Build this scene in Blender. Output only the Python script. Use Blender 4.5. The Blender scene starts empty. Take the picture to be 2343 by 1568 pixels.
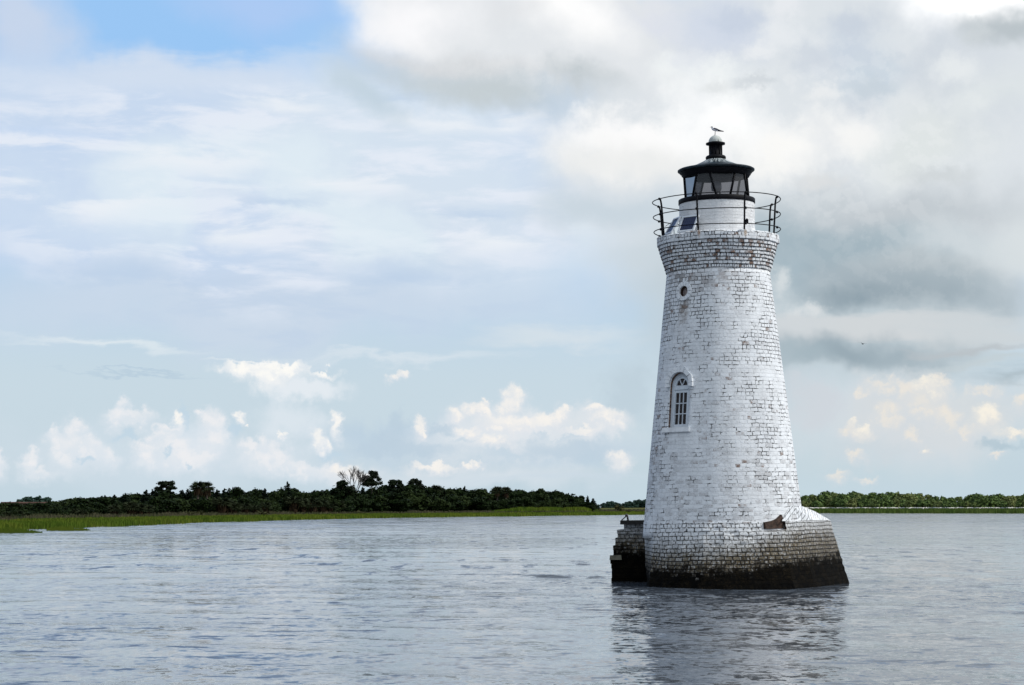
import bpy, bmesh, math, random
import numpy as np
from mathutils import Vector, Matrix

# ------------------------------------------------------------------ camera, light, exposure
SC = bpy.context.scene
COL = SC.collection
R = math.radians
F, CX, CY, HZ = 4700.0, 1171.0, 784.0, 1165.0      # focal length, image centre, horizon (photo measured at 2342 x 1568)
PITCH = math.atan((HZ - CY) / F)
CAM_H = 2.36
cam_d = bpy.data.cameras.new("camera")
cam = bpy.data.objects.new("camera", cam_d)
COL.objects.link(cam)
cam.location = (0, 0, CAM_H)
cam.rotation_euler = (math.pi / 2 + PITCH, 0, 0)
cam_d.sensor_width = 36.0
cam_d.lens = 36.0 * F / 2342.0
cam_d.clip_start = 0.5
cam_d.clip_end = 60000
SC.camera = cam

SUN_EL, SUN_AZ = R(46), R(98)                       # azimuth measured to the right of the view direction
sun_d = bpy.data.lights.new("sun", 'SUN')
sun_d.energy = 2.5
sun_d.angle = R(6)
sun_d.color = (1.0, 0.955, 0.88)
sun = bpy.data.objects.new("sun", sun_d)
COL.objects.link(sun)
sv = Vector((math.sin(SUN_AZ) * math.cos(SUN_EL), math.cos(SUN_AZ) * math.cos(SUN_EL), math.sin(SUN_EL)))
sun.rotation_euler = sv.to_track_quat('Z', 'Y').to_euler()
sun.location = (60, 20, 80)

vs = SC.view_settings
vs.view_transform = 'Standard'
vs.look = 'None'
vs.exposure = 0.0
vs.gamma = 1.0
vs.use_curve_mapping = False
SC.cycles.max_bounces = 8
SC.cycles.transparent_max_bounces = 12
SC.cycles.use_denoising = True

def lin(r, g, b):
    f = lambda c: (c / 255 / 12.92) if c / 255 <= 0.04045 else ((c / 255 + 0.055) / 1.055) ** 2.4
    return (f(r), f(g), f(b), 1.0)

# ------------------------------------------------------------------ small node helpers
class NT:
    def __init__(s, tree):
        s.t = tree; s.n = tree.nodes; s.l = tree.links
    def node(s, typ, **kw):
        n = s.n.new(typ)
        for k, v in kw.items(): setattr(n, k, v)
        return n
    def put(s, sock, v):
        if v is None: return
        if isinstance(v, bpy.types.NodeSocket): s.l.new(v, sock)
        else:
            try: sock.default_value = v
            except Exception: sock.default_value = tuple(v)[:3]
    def m(s, op, a, b=None, c=None, clamp=False):
        n = s.node('ShaderNodeMath', operation=op); n.use_clamp = clamp
        for i, v in enumerate((a, b, c)): s.put(n.inputs[i], v)
        return n.outputs[0]
    def vm(s, op, a, b=None, c=None):
        n = s.node('ShaderNodeVectorMath', operation=op)
        for i, v in enumerate((a, b, c)): s.put(n.inputs[i], v)
        return n.outputs['Value'] if op in ('LENGTH', 'DOT_PRODUCT', 'DISTANCE') else n.outputs[0]
    def scale(s, a, k):
        n = s.node('ShaderNodeVectorMath', operation='SCALE'); s.put(n.inputs[0], a); s.put(n.inputs['Scale'], k)
        return n.outputs[0]
    def noise(s, vec, scale=1.0, detail=3.0, rough=0.5, dist=0.0, color=False):
        n = s.node('ShaderNodeTexNoise'); s.put(n.inputs['Vector'], vec)
        n.inputs['Scale'].default_value = scale; n.inputs['Detail'].default_value = detail
        n.inputs['Roughness'].default_value = rough; n.inputs['Distortion'].default_value = dist
        return n.outputs['Color' if color else 0]
    def ss(s, v, a, b, lo=0.0, hi=1.0, kind='SMOOTHSTEP'):
        n = s.node('ShaderNodeMapRange', interpolation_type=kind)
        s.put(n.inputs['Value'], v)
        for k, x in (('From Min', a), ('From Max', b), ('To Min', lo), ('To Max', hi)): s.put(n.inputs[k], x)
        return n.outputs[0]
    def mix(s, f, a, b, blend='MIX'):
        n = s.node('ShaderNodeMix', data_type='RGBA', blend_type=blend)
        s.put(n.inputs[0], f); s.put(n.inputs[6], a); s.put(n.inputs[7], b)
        return n.outputs[2]
    def xyz(s, v):
        n = s.node('ShaderNodeSeparateXYZ'); s.put(n.inputs[0], v); return n.outputs
    def cxyz(s, x, y, z=0.0):
        n = s.node('ShaderNodeCombineXYZ')
        for i, v in enumerate((x, y, z)): s.put(n.inputs[i], v)
        return n.outputs[0]

# ------------------------------------------------------------------ sky (directions only, in 1/4700 rad steps / 100)
world = bpy.data.worlds.new("World")
SC.world = world
world.use_nodes = True
wt = NT(world.node_tree)
wt.n.clear()
tc = wt.node('ShaderNodeTexCoord')
D = wt.vm('NORMALIZE', tc.outputs['Generated'])
dx, dy, dz = wt.xyz(D)
az = wt.m('ARCTAN2', dx, dy)
el = wt.m('ARCSINE', dz)
PX = wt.m('MULTIPLY_ADD', az, F / 100, CX / 100)
PY = wt.m('MULTIPLY_ADD', el, -F / 100, HZ / 100)
P = wt.cxyz(PX, PY, 0.0)
D47 = wt.scale(D, 47.0)
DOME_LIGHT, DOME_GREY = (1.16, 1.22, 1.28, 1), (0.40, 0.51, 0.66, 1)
# noise fields
n_big = wt.noise(D47, 0.28, 5.0, 0.55, color=True)
n_puf = wt.noise(D47, 0.95, 8.0, 0.62, color=True)
DS = wt.vm('MULTIPLY', D47, (0.32, 0.32, 1.25))
n_str = wt.noise(DS, 1.3, 6.0, 0.58, 0.3, color=True)
def warp(nz, ax, ay):
    v = wt.vm('SUBTRACT', nz, (0.5, 0.5, 0.5))
    v = wt.vm('MULTIPLY', v, (ax, ay, 0.0))
    return wt.vm('ADD', P, v)
big_o = wt.vm('SUBTRACT', n_big, (0.5, 0.5, 0.5))
n_fin = wt.noise(D47, 2.3, 6.0, 0.62, color=True)
W = {'soft': warp(n_big, 4.0, 3.0),
     'puff': wt.vm('ADD', warp(n_puf, 1.9, 1.9), wt.vm('MULTIPLY', big_o, (0.8, 0.8, 0.0))),
     'fine': wt.vm('ADD', warp(n_fin, 0.75, 0.75), wt.vm('MULTIPLY', wt.vm('SUBTRACT', n_puf, (0.5, 0.5, 0.5)), (0.45, 0.45, 0.0))),
     'strk': wt.vm('ADD', warp(n_str, 3.0, 1.2), wt.vm('MULTIPLY', big_o, (1.6, 1.0, 0.0)))}
def n_relief(off):
    return wt.noise(wt.vm('ADD', D47, off), 1.7, 6.0, 0.62)
relief = wt.m('SUBTRACT', n_relief((0, 0, 0)), n_relief((0.10, 0.0, 0.20)))
MODS = {'veil': wt.ss(wt.xyz(n_str)[1], 0.44, 0.64), 'clot': wt.ss(wt.xyz(n_big)[1], 0.46, 0.64),
        'trough': wt.ss(wt.xyz(n_str)[1], 0.52, 0.36), 'lit': wt.ss(relief, -0.05, 0.09, 0.25, 1.0)}

LAYERS = []
def blob(cx, cy, rx, ry, col, alpha=1.0, inner=0.2, outer=1.0, kind='soft', rot=0.0, mod=None):
    LAYERS.append((cx, cy, rx, ry, col, alpha, inner, outer, kind, rot, mod))
REACH = {'soft': (130, 100), 'puff': (95, 95), 'fine': (45, 45), 'strk': (120, 70)}
def sock(tree, name, typ, io='INPUT', default=None):
    it = tree.interface.new_socket(name=name, in_out=io, socket_type='NodeSocket' + typ)
    if default is not None: it.default_value = default
def layer_group():
    g = bpy.data.node_groups.new("cloud_layer", 'ShaderNodeTree')
    for nm, ty in (('Color', 'Color'), ('Position', 'Vector'), ('Centre', 'Vector'), ('Turn', 'Vector'), ('Radii', 'Vector'), ('Tint', 'Color'),
                   ('Alpha', 'Float'), ('Inner', 'Float'), ('Outer', 'Float'), ('Mask', 'Float')): sock(g, nm, ty)
    sock(g, 'Color', 'Color', 'OUTPUT')
    t = NT(g)
    gi = t.node('NodeGroupInput').outputs
    mp = t.node('ShaderNodeMapping', vector_type='TEXTURE')
    # a layer hangs on the one before it (1e-6 of its colour), so that the shader is evaluated layer by layer
    t.put(mp.inputs['Vector'], t.vm('MULTIPLY_ADD', gi['Color'], (1e-6, 1e-6, 1e-6), gi['Position']))
    t.put(mp.inputs['Location'], gi['Centre']); t.put(mp.inputs['Rotation'], gi['Turn']); t.put(mp.inputs['Scale'], gi['Radii'])
    a = t.ss(t.vm('LENGTH', mp.outputs[0]), gi['Outer'], gi['Inner'], 0.0, 1.0)
    a = t.m('MULTIPLY', t.m('MULTIPLY', a, gi['Alpha']), gi['Mask'])
    go = t.node('NodeGroupOutput')
    t.put(go.inputs[0], t.mix(a, gi['Color'], gi['Tint']))
    return g
LAYER = layer_group()
KEYS = ['soft', 'puff', 'fine', 'strk'] + list(MODS)
def paint(x0, x1, y0, y1):
    """every cloud layer that can reach into this part of the sky, one over the other, as one node group"""
    g = bpy.data.node_groups.new("sky_field", 'ShaderNodeTree')
    sock(g, 'Color', 'Color')
    for k in KEYS: sock(g, k, 'Vector' if k in W else 'Float')
    sock(g, 'Color', 'Color', 'OUTPUT')
    t = NT(g)
    gi = t.node('NodeGroupInput').outputs
    col = gi['Color']
    for cx, cy, rx, ry, c, alpha, inner, outer, kind, rot, mod in LAYERS:
        ca, sa = abs(math.cos(R(rot))), abs(math.sin(R(rot)))
        ex = math.hypot(rx * ca, ry * sa) * outer + REACH[kind][0]
        ey = math.hypot(rx * sa, ry * ca) * outer + REACH[kind][1]
        if cx + ex < x0 or cx - ex > x1 or cy + ey < y0 or cy - ey > y1: continue
        n = t.node('ShaderNodeGroup'); n.node_tree = LAYER
        q = n.inputs
        t.put(q['Color'], col); t.put(q['Position'], gi[kind])
        q['Centre'].default_value = (cx / 100, cy / 100, 0)
        q['Turn'].default_value = (0, 0, R(rot))
        q['Radii'].default_value = (rx / 100, ry / 100, 1)
        q['Tint'].default_value = lin(*c) if len(c) == 3 else c
        q['Alpha'].default_value = alpha; q['Inner'].default_value = inner; q['Outer'].default_value = outer
        q['Mask'].default_value = 1.0
        if mod: t.put(q['Mask'], gi[mod])
        col = n.outputs[0]
    t.put(t.node('NodeGroupOutput').inputs[0], col)
    n = wt.node('ShaderNodeGroup'); n.node_tree = g
    wt.put(n.inputs['Color'], base)
    for k in KEYS: wt.put(n.inputs[k], W[k] if k in W else MODS[k])
    return n.outputs[0]

nis = wt.node('ShaderNodeTexSky', sky_type='NISHITA')
nis.sun_disc = False
nis.sun_elevation = SUN_EL
nis.sun_rotation = SUN_AZ
nis.air_density = 1.0; nis.dust_density = 1.5; nis.ozone_density = 1.2
# clear sky, milky towards the horizon
base = wt.mix(wt.ss(PY, 3.5, 9.0), lin(158, 204, 251), lin(204, 222, 234))
base = wt.mix(wt.ss(PY, 9.5, 11.8), base, lin(196, 216, 228))
base = wt.mix(0.12, base, wt.scale(nis.outputs[0], 0.10))
# broken cloud over the rest of the dome (above, beside and behind the view)
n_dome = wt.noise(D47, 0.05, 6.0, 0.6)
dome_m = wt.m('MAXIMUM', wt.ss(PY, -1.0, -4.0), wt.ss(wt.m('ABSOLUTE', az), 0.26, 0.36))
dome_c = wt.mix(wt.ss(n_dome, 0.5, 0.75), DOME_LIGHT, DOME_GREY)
# unseen sky dimmed at left rear and brightened sunward, added to shape the tower's shading
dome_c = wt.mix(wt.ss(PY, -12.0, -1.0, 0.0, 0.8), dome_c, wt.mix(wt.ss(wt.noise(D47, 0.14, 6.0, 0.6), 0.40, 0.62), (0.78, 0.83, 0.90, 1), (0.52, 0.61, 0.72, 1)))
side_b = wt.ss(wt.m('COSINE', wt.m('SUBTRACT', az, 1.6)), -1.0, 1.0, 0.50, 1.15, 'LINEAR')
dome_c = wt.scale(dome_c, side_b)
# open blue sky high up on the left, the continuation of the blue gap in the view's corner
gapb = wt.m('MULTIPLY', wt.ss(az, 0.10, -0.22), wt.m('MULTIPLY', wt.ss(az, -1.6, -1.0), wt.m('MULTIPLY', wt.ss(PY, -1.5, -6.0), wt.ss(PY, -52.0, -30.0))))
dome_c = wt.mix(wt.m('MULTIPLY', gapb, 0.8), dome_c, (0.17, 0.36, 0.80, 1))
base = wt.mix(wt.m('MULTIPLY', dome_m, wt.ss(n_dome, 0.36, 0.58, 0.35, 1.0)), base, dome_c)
# high veil, left and middle of the view
LAV, PALE, WHT = (200, 217, 239), (222, 233, 243), (255, 255, 255)
blob(60, 130, 160, 190, (205, 216, 234), 0.85, 0.1, 1.0)
blob(560, 20, 300, 110, (176, 203, 243), 0.8, 0.1, 1.0)
blob(500, 420, 1150, 285, LAV, 1.0, 0.75, 1.0, 'soft')
blob(900, 330, 520, 300, (214, 227, 240), 0.9, 0.3, 1.0, 'soft')
blob(1150, 560, 700, 240, (214, 226, 238), 0.7, 0.2, 1.0)
blob(560, 700, 1100, 130, (204, 217, 233), 0.8, 0.2, 1.0)
# mottled and streaky lighter wisps in the veil
blob(600, 440, 1050, 290, (231, 237, 247), 0.85, 0.55, 1.0, 'soft', mod='veil')
blob(800, 500, 1000, 210, (226, 238, 245), 0.75, 0.4, 1.0, 'soft', mod='clot')
blob(700, 690, 900, 170, (192, 210, 231), 0.55, 0.2, 1.0, 'soft', mod='trough')
blob(440, 190, 560, 60, (212, 224, 240), 0.7, 0.2, 1.0, 'strk', rot=-6)
blob(150, 340, 260, 30, (190, 212, 240), 0.6, 0.1, 1.0, 'strk')
for (x, y, rx, ry) in ((650, 255, 190, 30), (1010, 275, 160, 34), (430, 395, 220, 36), (250, 505, 200, 42), (830, 430, 200, 34), (1090, 560, 150, 40), (560, 545, 160, 40), (1180, 290, 150, 28)):
    blob(x, y, rx, ry, (236, 241, 247), 0.8, 0.0, 1.0, 'strk')
for (x, y, rx, ry) in ((900, 215, 200, 26), (930, 640, 260, 40), (300, 640, 320, 36), (1320, 430, 120, 60), (1080, 480, 180, 22), (640, 470, 260, 22)):
    blob(x, y, rx, ry, (188, 208, 232), 0.55, 0.0, 1.0, 'strk')
# thin bar of cirrus above the low cumulus
blob(250, 795, 330, 16, (226, 235, 240), 0.75, 0.0, 1.0, 'strk', rot=3)
blob(900, 815, 420, 16, (222, 231, 238), 0.6, 0.0, 1.0, 'strk')
blob(1280, 775, 260, 34, (218, 227, 233), 0.7, 0.0, 1.0, 'strk')
blob(330, 856, 250, 5, (178, 200, 218), 0.6, 0.0, 1.0, 'strk', rot=2)
# large grey-white cloud mass, upper right
G0, G1, G2 = (212, 217, 221), (166, 182, 190), (146, 163, 173)
blob(1950, 330, 720, 560, (221, 227, 232), 1.0, 0.72, 1.05, 'soft')
blob(1250, 60, 560, 190, (226, 230, 234), 1.0, 0.66, 1.0, 'soft', rot=12)
blob(1900, 700, 560, 300, (192, 205, 212), 0.95, 0.5, 1.0, 'soft')
blob(820, 215, 130, 70, (196, 212, 224), 0.9, 0.1, 1.0, 'soft', rot=40)
blob(1000, 140, 330, 60, (214, 217, 220), 0.9, 0.1, 1.0, 'soft', rot=14)
blob(1080, 205, 400, 62, (196, 205, 209), 0.95, 0.1, 1.0, 'soft', rot=12)
blob(1330, 205, 170, 50, (190, 199, 204), 0.9, 0.0, 1.0, 'soft', rot=14)
blob(930, 30, 230, 95, (250, 250, 252), 1.0, 0.0, 1.0, 'soft')
blob(1330, 60, 210, 110, (255, 255, 255), 1.0, 0.1, 1.0, 'soft', rot=20)
blob(1180, 40, 140, 60, (226, 228, 231), 0.6, 0.0, 1.0, 'soft')
blob(1500, 60, 120, 70, (222, 226, 236), 0.8, 0.0, 1.0, 'puff')
blob(1660, 80, 180, 130, (208, 217, 232), 0.85, 0.1, 1.0, 'puff')
blob(1790, 90, 90, 60, (232, 236, 240), 0.8, 0.1, 1.0, 'puff')
blob(1950, 130, 150, 120, (200, 211, 224), 0.9, 0.0, 1.0, 'puff')
blob(1620, 190, 170, 75, (244, 248, 248), 0.9, 0.1, 1.0, 'puff')
blob(2010, 210, 130, 90, (198, 212, 224), 0.85, 0.1, 1.0, 'puff')
# bright heart behind the lantern
blob(1470, 335, 270, 100, (252, 252, 252), 1.0, 0.3, 1.0, 'puff', rot=4)
blob(1480, 395, 250, 70, (238, 239, 238), 0.85, 0.1, 1.0, 'soft', rot=14)
blob(1790, 350, 220, 115, (252, 251, 248), 0.95, 0.1, 1.0, 'puff')
blob(1650, 275, 170, 110, (1.08, 1.08, 1.07, 1), 0.9, 0.0, 1.0, 'puff')
blob(1900, 330, 170, 90, (252, 252, 250), 0.9, 0.1, 1.0, 'puff')
blob(2260, 50, 240, 120, (1.15, 1.15, 1.15, 1), 1.0, 0.2, 1.0, 'soft')
blob(2120, 330, 190, 130, (222, 228, 228), 0.9, 0.1, 1.0, 'soft')
blob(2330, 130, 140, 60, (184, 193, 198), 0.95, 0.1, 1.0, 'soft')
blob(2290, 260, 200, 70, (226, 232, 233), 0.8, 0.1, 1.0, 'soft')
# grey undersides, right of the tower
blob(1440, 500, 330, 70, (196, 210, 220), 0.75, 0.1, 1.0, 'soft', rot=8)
blob(1500, 600, 180, 80, (201, 213, 221), 0.7, 0.1, 1.0, 'soft')
blob(2080, 490, 480, 110, (192, 200, 206), 1.0, 0.15, 1.0, 'soft', rot=-4)
blob(1930, 580, 420, 110, (162, 180, 190), 1.0, 0.25, 1.0, 'soft')
blob(1820, 640, 90, 110, (168, 186, 196), 0.9, 0.1, 1.0, 'soft')
blob(2230, 590, 210, 80, (206, 215, 220), 0.9, 0.1, 1.0, 'puff', rot=24)
blob(2130, 625, 240, 55, (188, 197, 202), 0.85, 0.1, 1.0, 'soft')
blob(2090, 680, 400, 95, (152, 168, 178), 0.95, 0.1, 1.0, 'soft', rot=3)
blob(2000, 650, 330, 110, (176, 188, 195), 0.6, 0.1, 1.0, 'puff', mod='clot')
blob(1970, 705, 230, 50, (140, 158, 169), 0.85, 0.0, 1.0, 'soft')
blob(2360, 560, 120, 140, (216, 223, 226), 0.85, 0.1, 1.0, 'soft')
blob(1775, 660, 46, 60, (214, 221, 224), 0.9, 0.1, 1.0, 'puff')
blob(1830, 730, 60, 40, (222, 226, 228), 0.8, 0.1, 1.0, 'puff')
blob(1980, 762, 380, 44, (209, 214, 217), 1.0, 0.3, 1.0, 'strk')
blob(1810, 775, 160, 40, (208, 214, 218), 0.85, 0.1, 1.0, 'strk')
blob(2270, 780, 280, 70, (206, 213, 217), 0.9, 0.1, 1.0, 'strk')
blob(1950, 832, 330, 60, (152, 169, 179), 0.95, 0.1, 1.0, 'soft')
blob(1820, 840, 130, 40, (166, 183, 192), 0.9, 0.1, 1.0, 'soft')
blob(2200, 812, 230, 16, (186, 193, 198), 0.8, 0.0, 1.0, 'strk')
blob(2240, 850, 220, 22, (196, 207, 212), 0.8, 0.0, 1.0, 'strk')
blob(2340, 882, 170, 28, (172, 188, 197), 0.9, 0.0, 1.0, 'strk')
blob(1950, 300, 500, 300, (244, 246, 247), 0.28, 0.2, 1.0, 'puff', mod='lit')
blob(1990, 240, 470, 260, (198, 207, 218), 0.55, 0.4, 1.0, 'soft', mod='clot')
blob(2100, 560, 460, 260, (214, 220, 224), 0.18, 0.1, 1.0, 'puff', mod='lit')
blob(1250, 120, 500, 150, (240, 242, 243), 0.2, 0.1, 1.0, 'puff', mod='lit')
for x, y, rx, ry, c, al in ((1700, 60, 90, 46, (196, 207, 224), .7), (1800, 40, 60, 40, (234, 237, 241), .8), (1740, 130, 60, 30, (236, 239, 242), .8), (1860, 150, 90, 40, (206, 214, 224), .7), (1950, 70, 80, 50, (198, 208, 221), .7),
        (2040, 120, 90, 40, (222, 228, 233), .7), (2000, 220, 90, 34, (200, 211, 220), .7), (1890, 230, 60, 26, (238, 240, 241), .7), (1960, 330, 60, 50, (246, 246, 245), .7), (2060, 260, 70, 40, (226, 231, 234), .6),
        (1730, 200, 80, 24, (203, 210, 216), .7), (1640, 210, 60, 26, (222, 226, 228), .7), (1580, 150, 60, 40, (226, 231, 238), .7), (2180, 180, 80, 50, (236, 240, 241), .7), (2230, 110, 60, 30, (206, 213, 217), .8), (2140, 420, 120, 30, (206, 212, 215), .7), (1880, 430, 90, 30, (222, 224, 225), .7)):
    blob(x, y, rx, ry, c, al, 0.15, 1.0, 'fine')
# pale air under the clouds
blob(1900, 1020, 700, 160, (197, 214, 222), 0.85, 0.4, 1.0, 'soft')
blob(1440, 900, 90, 110, (190, 207, 218), 0.8, 0.2, 1.0, 'puff')
blob(900, 1010, 260, 80, (187, 207, 224), 0.75, 0.2, 1.0, 'puff')
blob(1200, 1030, 420, 60, (188, 208, 224), 0.8, 0.1, 1.0, 'strk')
blob(430, 1060, 640, 120, (214, 226, 236), 0.55, 0.2, 1.0, 'soft')
blob(1180, 1000, 430, 110, (211, 222, 231), 0.5, 0.1, 1.0, 'soft')
blob(2080, 985, 420, 130, (213, 220, 226), 0.85, 0.2, 1.0, 'soft')
blob(1080, 1085, 500, 40, (221, 228, 235), 0.7, 0.1, 1.0, 'soft')
# low sunlit cumulus, each tower a few billows with a bright cap over a pale body
def heap(lit, body, a, items):
    for x, y, rx, ry in items: blob(x + rx * 0.05, y + ry * 0.35, rx * 1.75, ry * 1.8, body, a * 0.75, 0.15, 1.0, 'fine')
    for x, y, rx, ry in items:
        blob(x, y, rx * 1.2, ry * 1.2, lit, a * 0.75, 0.3, 1.0, 'fine', mod='lit')
        blob(x, y - ry * 0.35, rx * 0.9, ry * 0.75, lit, a * 0.6, 0.0, 1.0, 'fine')
def shade(col, items, a=0.75):
    for x, y, rx, ry in items: blob(x, y, rx, ry, col, a, 0.2, 1.0, 'fine')
blob(664, 964, 120, 90, (226, 234, 241), 0.7, 0.2, 1.0, 'puff')
blob(690, 890, 140, 36, (234, 239, 244), 0.8, 0.3, 1.0, 'fine')
blob(450, 1010, 120, 80, (220, 230, 239), 0.7, 0.2, 1.0, 'puff')
heap((239, 239, 241), (222, 230, 238), 0.9, ((0, 938, 16, 22), (22, 1067, 20, 26), (20, 1051, 12, 16), (91, 1047, 18, 28), (86, 1070, 24, 20), (199, 978, 28, 22), (153, 997, 17, 16), (176, 1031, 50, 40), (232, 1024, 30, 30), (262, 1044, 22, 26),
     (120, 1090, 40, 14), (289, 928, 13, 20), (276, 951, 26, 17), (315, 961, 44, 18), (392, 984, 20, 12), (369, 998, 22, 15), (335, 1027, 28, 28), (345, 1051, 30, 22), (408, 1024, 50, 34), (491, 1024, 40, 26), (441, 1052, 60, 24), (485, 961, 28, 30),
     (461, 934, 16, 12), (498, 985, 26, 26), (571, 1027, 26, 20), (601, 1019, 15, 20), (631, 1031, 28, 22), (614, 1057, 70, 24), (757, 1084, 50, 20), (690, 1075, 60, 20)))
shade((193, 214, 229), ((441, 1064, 15, 13), (424, 957, 10, 34), (763, 1043, 44, 20), (210, 1056, 26, 12), (390, 1035, 10, 20), (300, 1000, 40, 16), (540, 985, 24, 26)))
heap((252, 249, 243), (232, 236, 241), 1.0, ((408, 962, 12, 15), (551, 951, 11, 13), (760, 951, 16, 15), (730, 1004, 17, 20), (747, 1024, 12, 12), (773, 971, 13, 24), (567, 968, 4, 5), (649, 1001, 7, 6)))
# anvil
heap((255, 253, 247), (240, 242, 244), 1.0, ((545, 838, 52, 12), (600, 848, 60, 18), (605, 866, 32, 17), (662, 850, 32, 12), (735, 853, 34, 7)))
blob(600, 827, 120, 5, (250, 250, 248), 0.7, 0.0, 1.0, 'strk')
# middle group
blob(1180, 1020, 380, 62, (221, 228, 234), 0.65, 0.2, 1.0, 'puff')
blob(1200, 985, 240, 50, (240, 239, 238), 0.45, 0.1, 1.0, 'puff', mod='lit')
blob(1130, 985, 190, 60, (223, 230, 236), 0.75, 0.2, 1.0, 'puff')
blob(1340, 965, 130, 50, (222, 228, 233), 0.75, 0.2, 1.0, 'puff')
shade((187, 206, 221), ((914, 970, 26, 50), (890, 1010, 60, 30), (927, 1032, 190, 24), (1296, 1030, 210, 36), (1010, 985, 60, 18)), 0.7)
heap((250, 245, 238), (228, 231, 236), 0.95, ((957, 974, 15, 22), (967, 994, 9, 9), (1045, 954, 24, 17), (1088, 934, 34, 16), (1112, 917, 11, 9), (1112, 944, 20, 9), (1176, 903, 23, 20), (1165, 930, 26, 20), (1145, 967, 60, 20), (1075, 991, 28, 12), (1128, 1011, 40, 14),
     (1189, 974, 40, 22), (1256, 961, 46, 20), (1283, 947, 24, 11), (1363, 934, 22, 11), (1390, 957, 40, 22), (1337, 988, 50, 12), (1414, 981, 17, 13), (1410, 1046, 26, 20), (1082, 1065, 22, 7), (994, 1071, 60, 10), (800, 1085, 60, 20), (920, 862, 22, 9)))
shade((196, 213, 226), ((1150, 1040, 90, 14), (1230, 1000, 30, 10), (1300, 1000, 60, 8), (1060, 1010, 40, 8)), 0.6)
blob(1300, 1092, 300, 18, (205, 218, 229), 0.6, 0.1, 1.0, 'strk')
# right group
blob(2120, 960, 260, 110, (214, 219, 222), 0.7, 0.2, 1.0, 'puff')
blob(2110, 940, 190, 80, (232, 228, 221), 0.5, 0.1, 1.0, 'puff', mod='lit')
blob(2070, 945, 170, 110, (212, 218, 222), 0.85, 0.3, 1.0, 'puff')
blob(2250, 960, 120, 80, (211, 218, 222), 0.8, 0.2, 1.0, 'puff')
blob(1990, 1040, 120, 40, (206, 215, 221), 0.6, 0.1, 1.0, 'puff')
blob(1844, 930, 100, 80, (207, 213, 220), 0.8, 0.2, 1.0, 'puff')
heap((238, 231, 220), (214, 220, 225), 0.9, ((2010, 885, 34, 17), (1968, 899, 20, 14), (1941, 991, 20, 20), (2138, 885, 20, 17), (2060, 908, 24, 25), (2097, 940, 50, 28), (2235, 899, 40, 15), (2198, 991, 24, 15), (2069, 1000, 20, 20), (1904, 1092, 28, 13), (1973, 1094, 22, 8), (1954, 1050, 22, 12),
     (2258, 1046, 24, 6), (2020, 950, 40, 40), (2150, 960, 40, 40), (2330, 930, 40, 20)))
heap((250, 243, 229), (228, 227, 224), 1.0, ((1945, 963, 13, 13), (1968, 989, 20, 17), (2106, 889, 40, 22), (2244, 960, 34, 26), (2304, 993, 38, 9), (2101, 1027, 11, 5)))
shade((178, 198, 210), ((2267, 1025, 66, 17), (2340, 1020, 40, 12)), 0.8)

def finish(col):
    """milky air low on the horizon, then the brightness of the whole sky"""
    col = wt.mix(wt.ss(PY, 10.6, 11.65, 0.0, 0.6), col, lin(198, 217, 228))
    col = wt.mix(wt.ss(PY, 11.66, 11.9), col, (0.30, 0.34, 0.38, 1))
    bg = wt.node('ShaderNodeBackground')
    wt.put(bg.inputs['Color'], wt.scale(col, 10.0))
    bg.inputs['Strength'].default_value = 0.1
    return bg.outputs[0]
def choose(f, a, b):
    mx = wt.node('ShaderNodeMixShader')
    wt.put(mx.inputs[0], f); wt.l.new(a, mx.inputs[1]); wt.l.new(b, mx.inputs[2])
    return mx.outputs[0]
# the sky is split into fields only so that each direction evaluates the few layers that reach it
XS, YS = (-1000, 420, 820, 1240, 1640, 2000, 4000), (-1000, 240, 520, 790, 930, 2000)
out = None
for i in range(len(XS) - 1):
    colm = None
    for j in range(len(YS) - 1):
        bgn = finish(paint(XS[i], XS[i + 1], YS[j], YS[j + 1]))
        colm = bgn if colm is None else choose(wt.m('GREATER_THAN', PY, YS[j] / 100), colm, bgn)
    out = colm if out is None else choose(wt.m('GREATER_THAN', PX, XS[i] / 100), out, colm)
inside = wt.m('MULTIPLY', wt.m('LESS_THAN', wt.m('ABSOLUTE', az), 0.36), wt.m('MULTIPLY', wt.m('GREATER_THAN', PY, -4.0), wt.m('LESS_THAN', PY, 11.9)))
wo = wt.node('ShaderNodeOutputWorld')
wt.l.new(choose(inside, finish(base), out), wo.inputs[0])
world.cycles.sampling_method = 'MANUAL'
world.cycles.sample_map_resolution = 512
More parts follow.
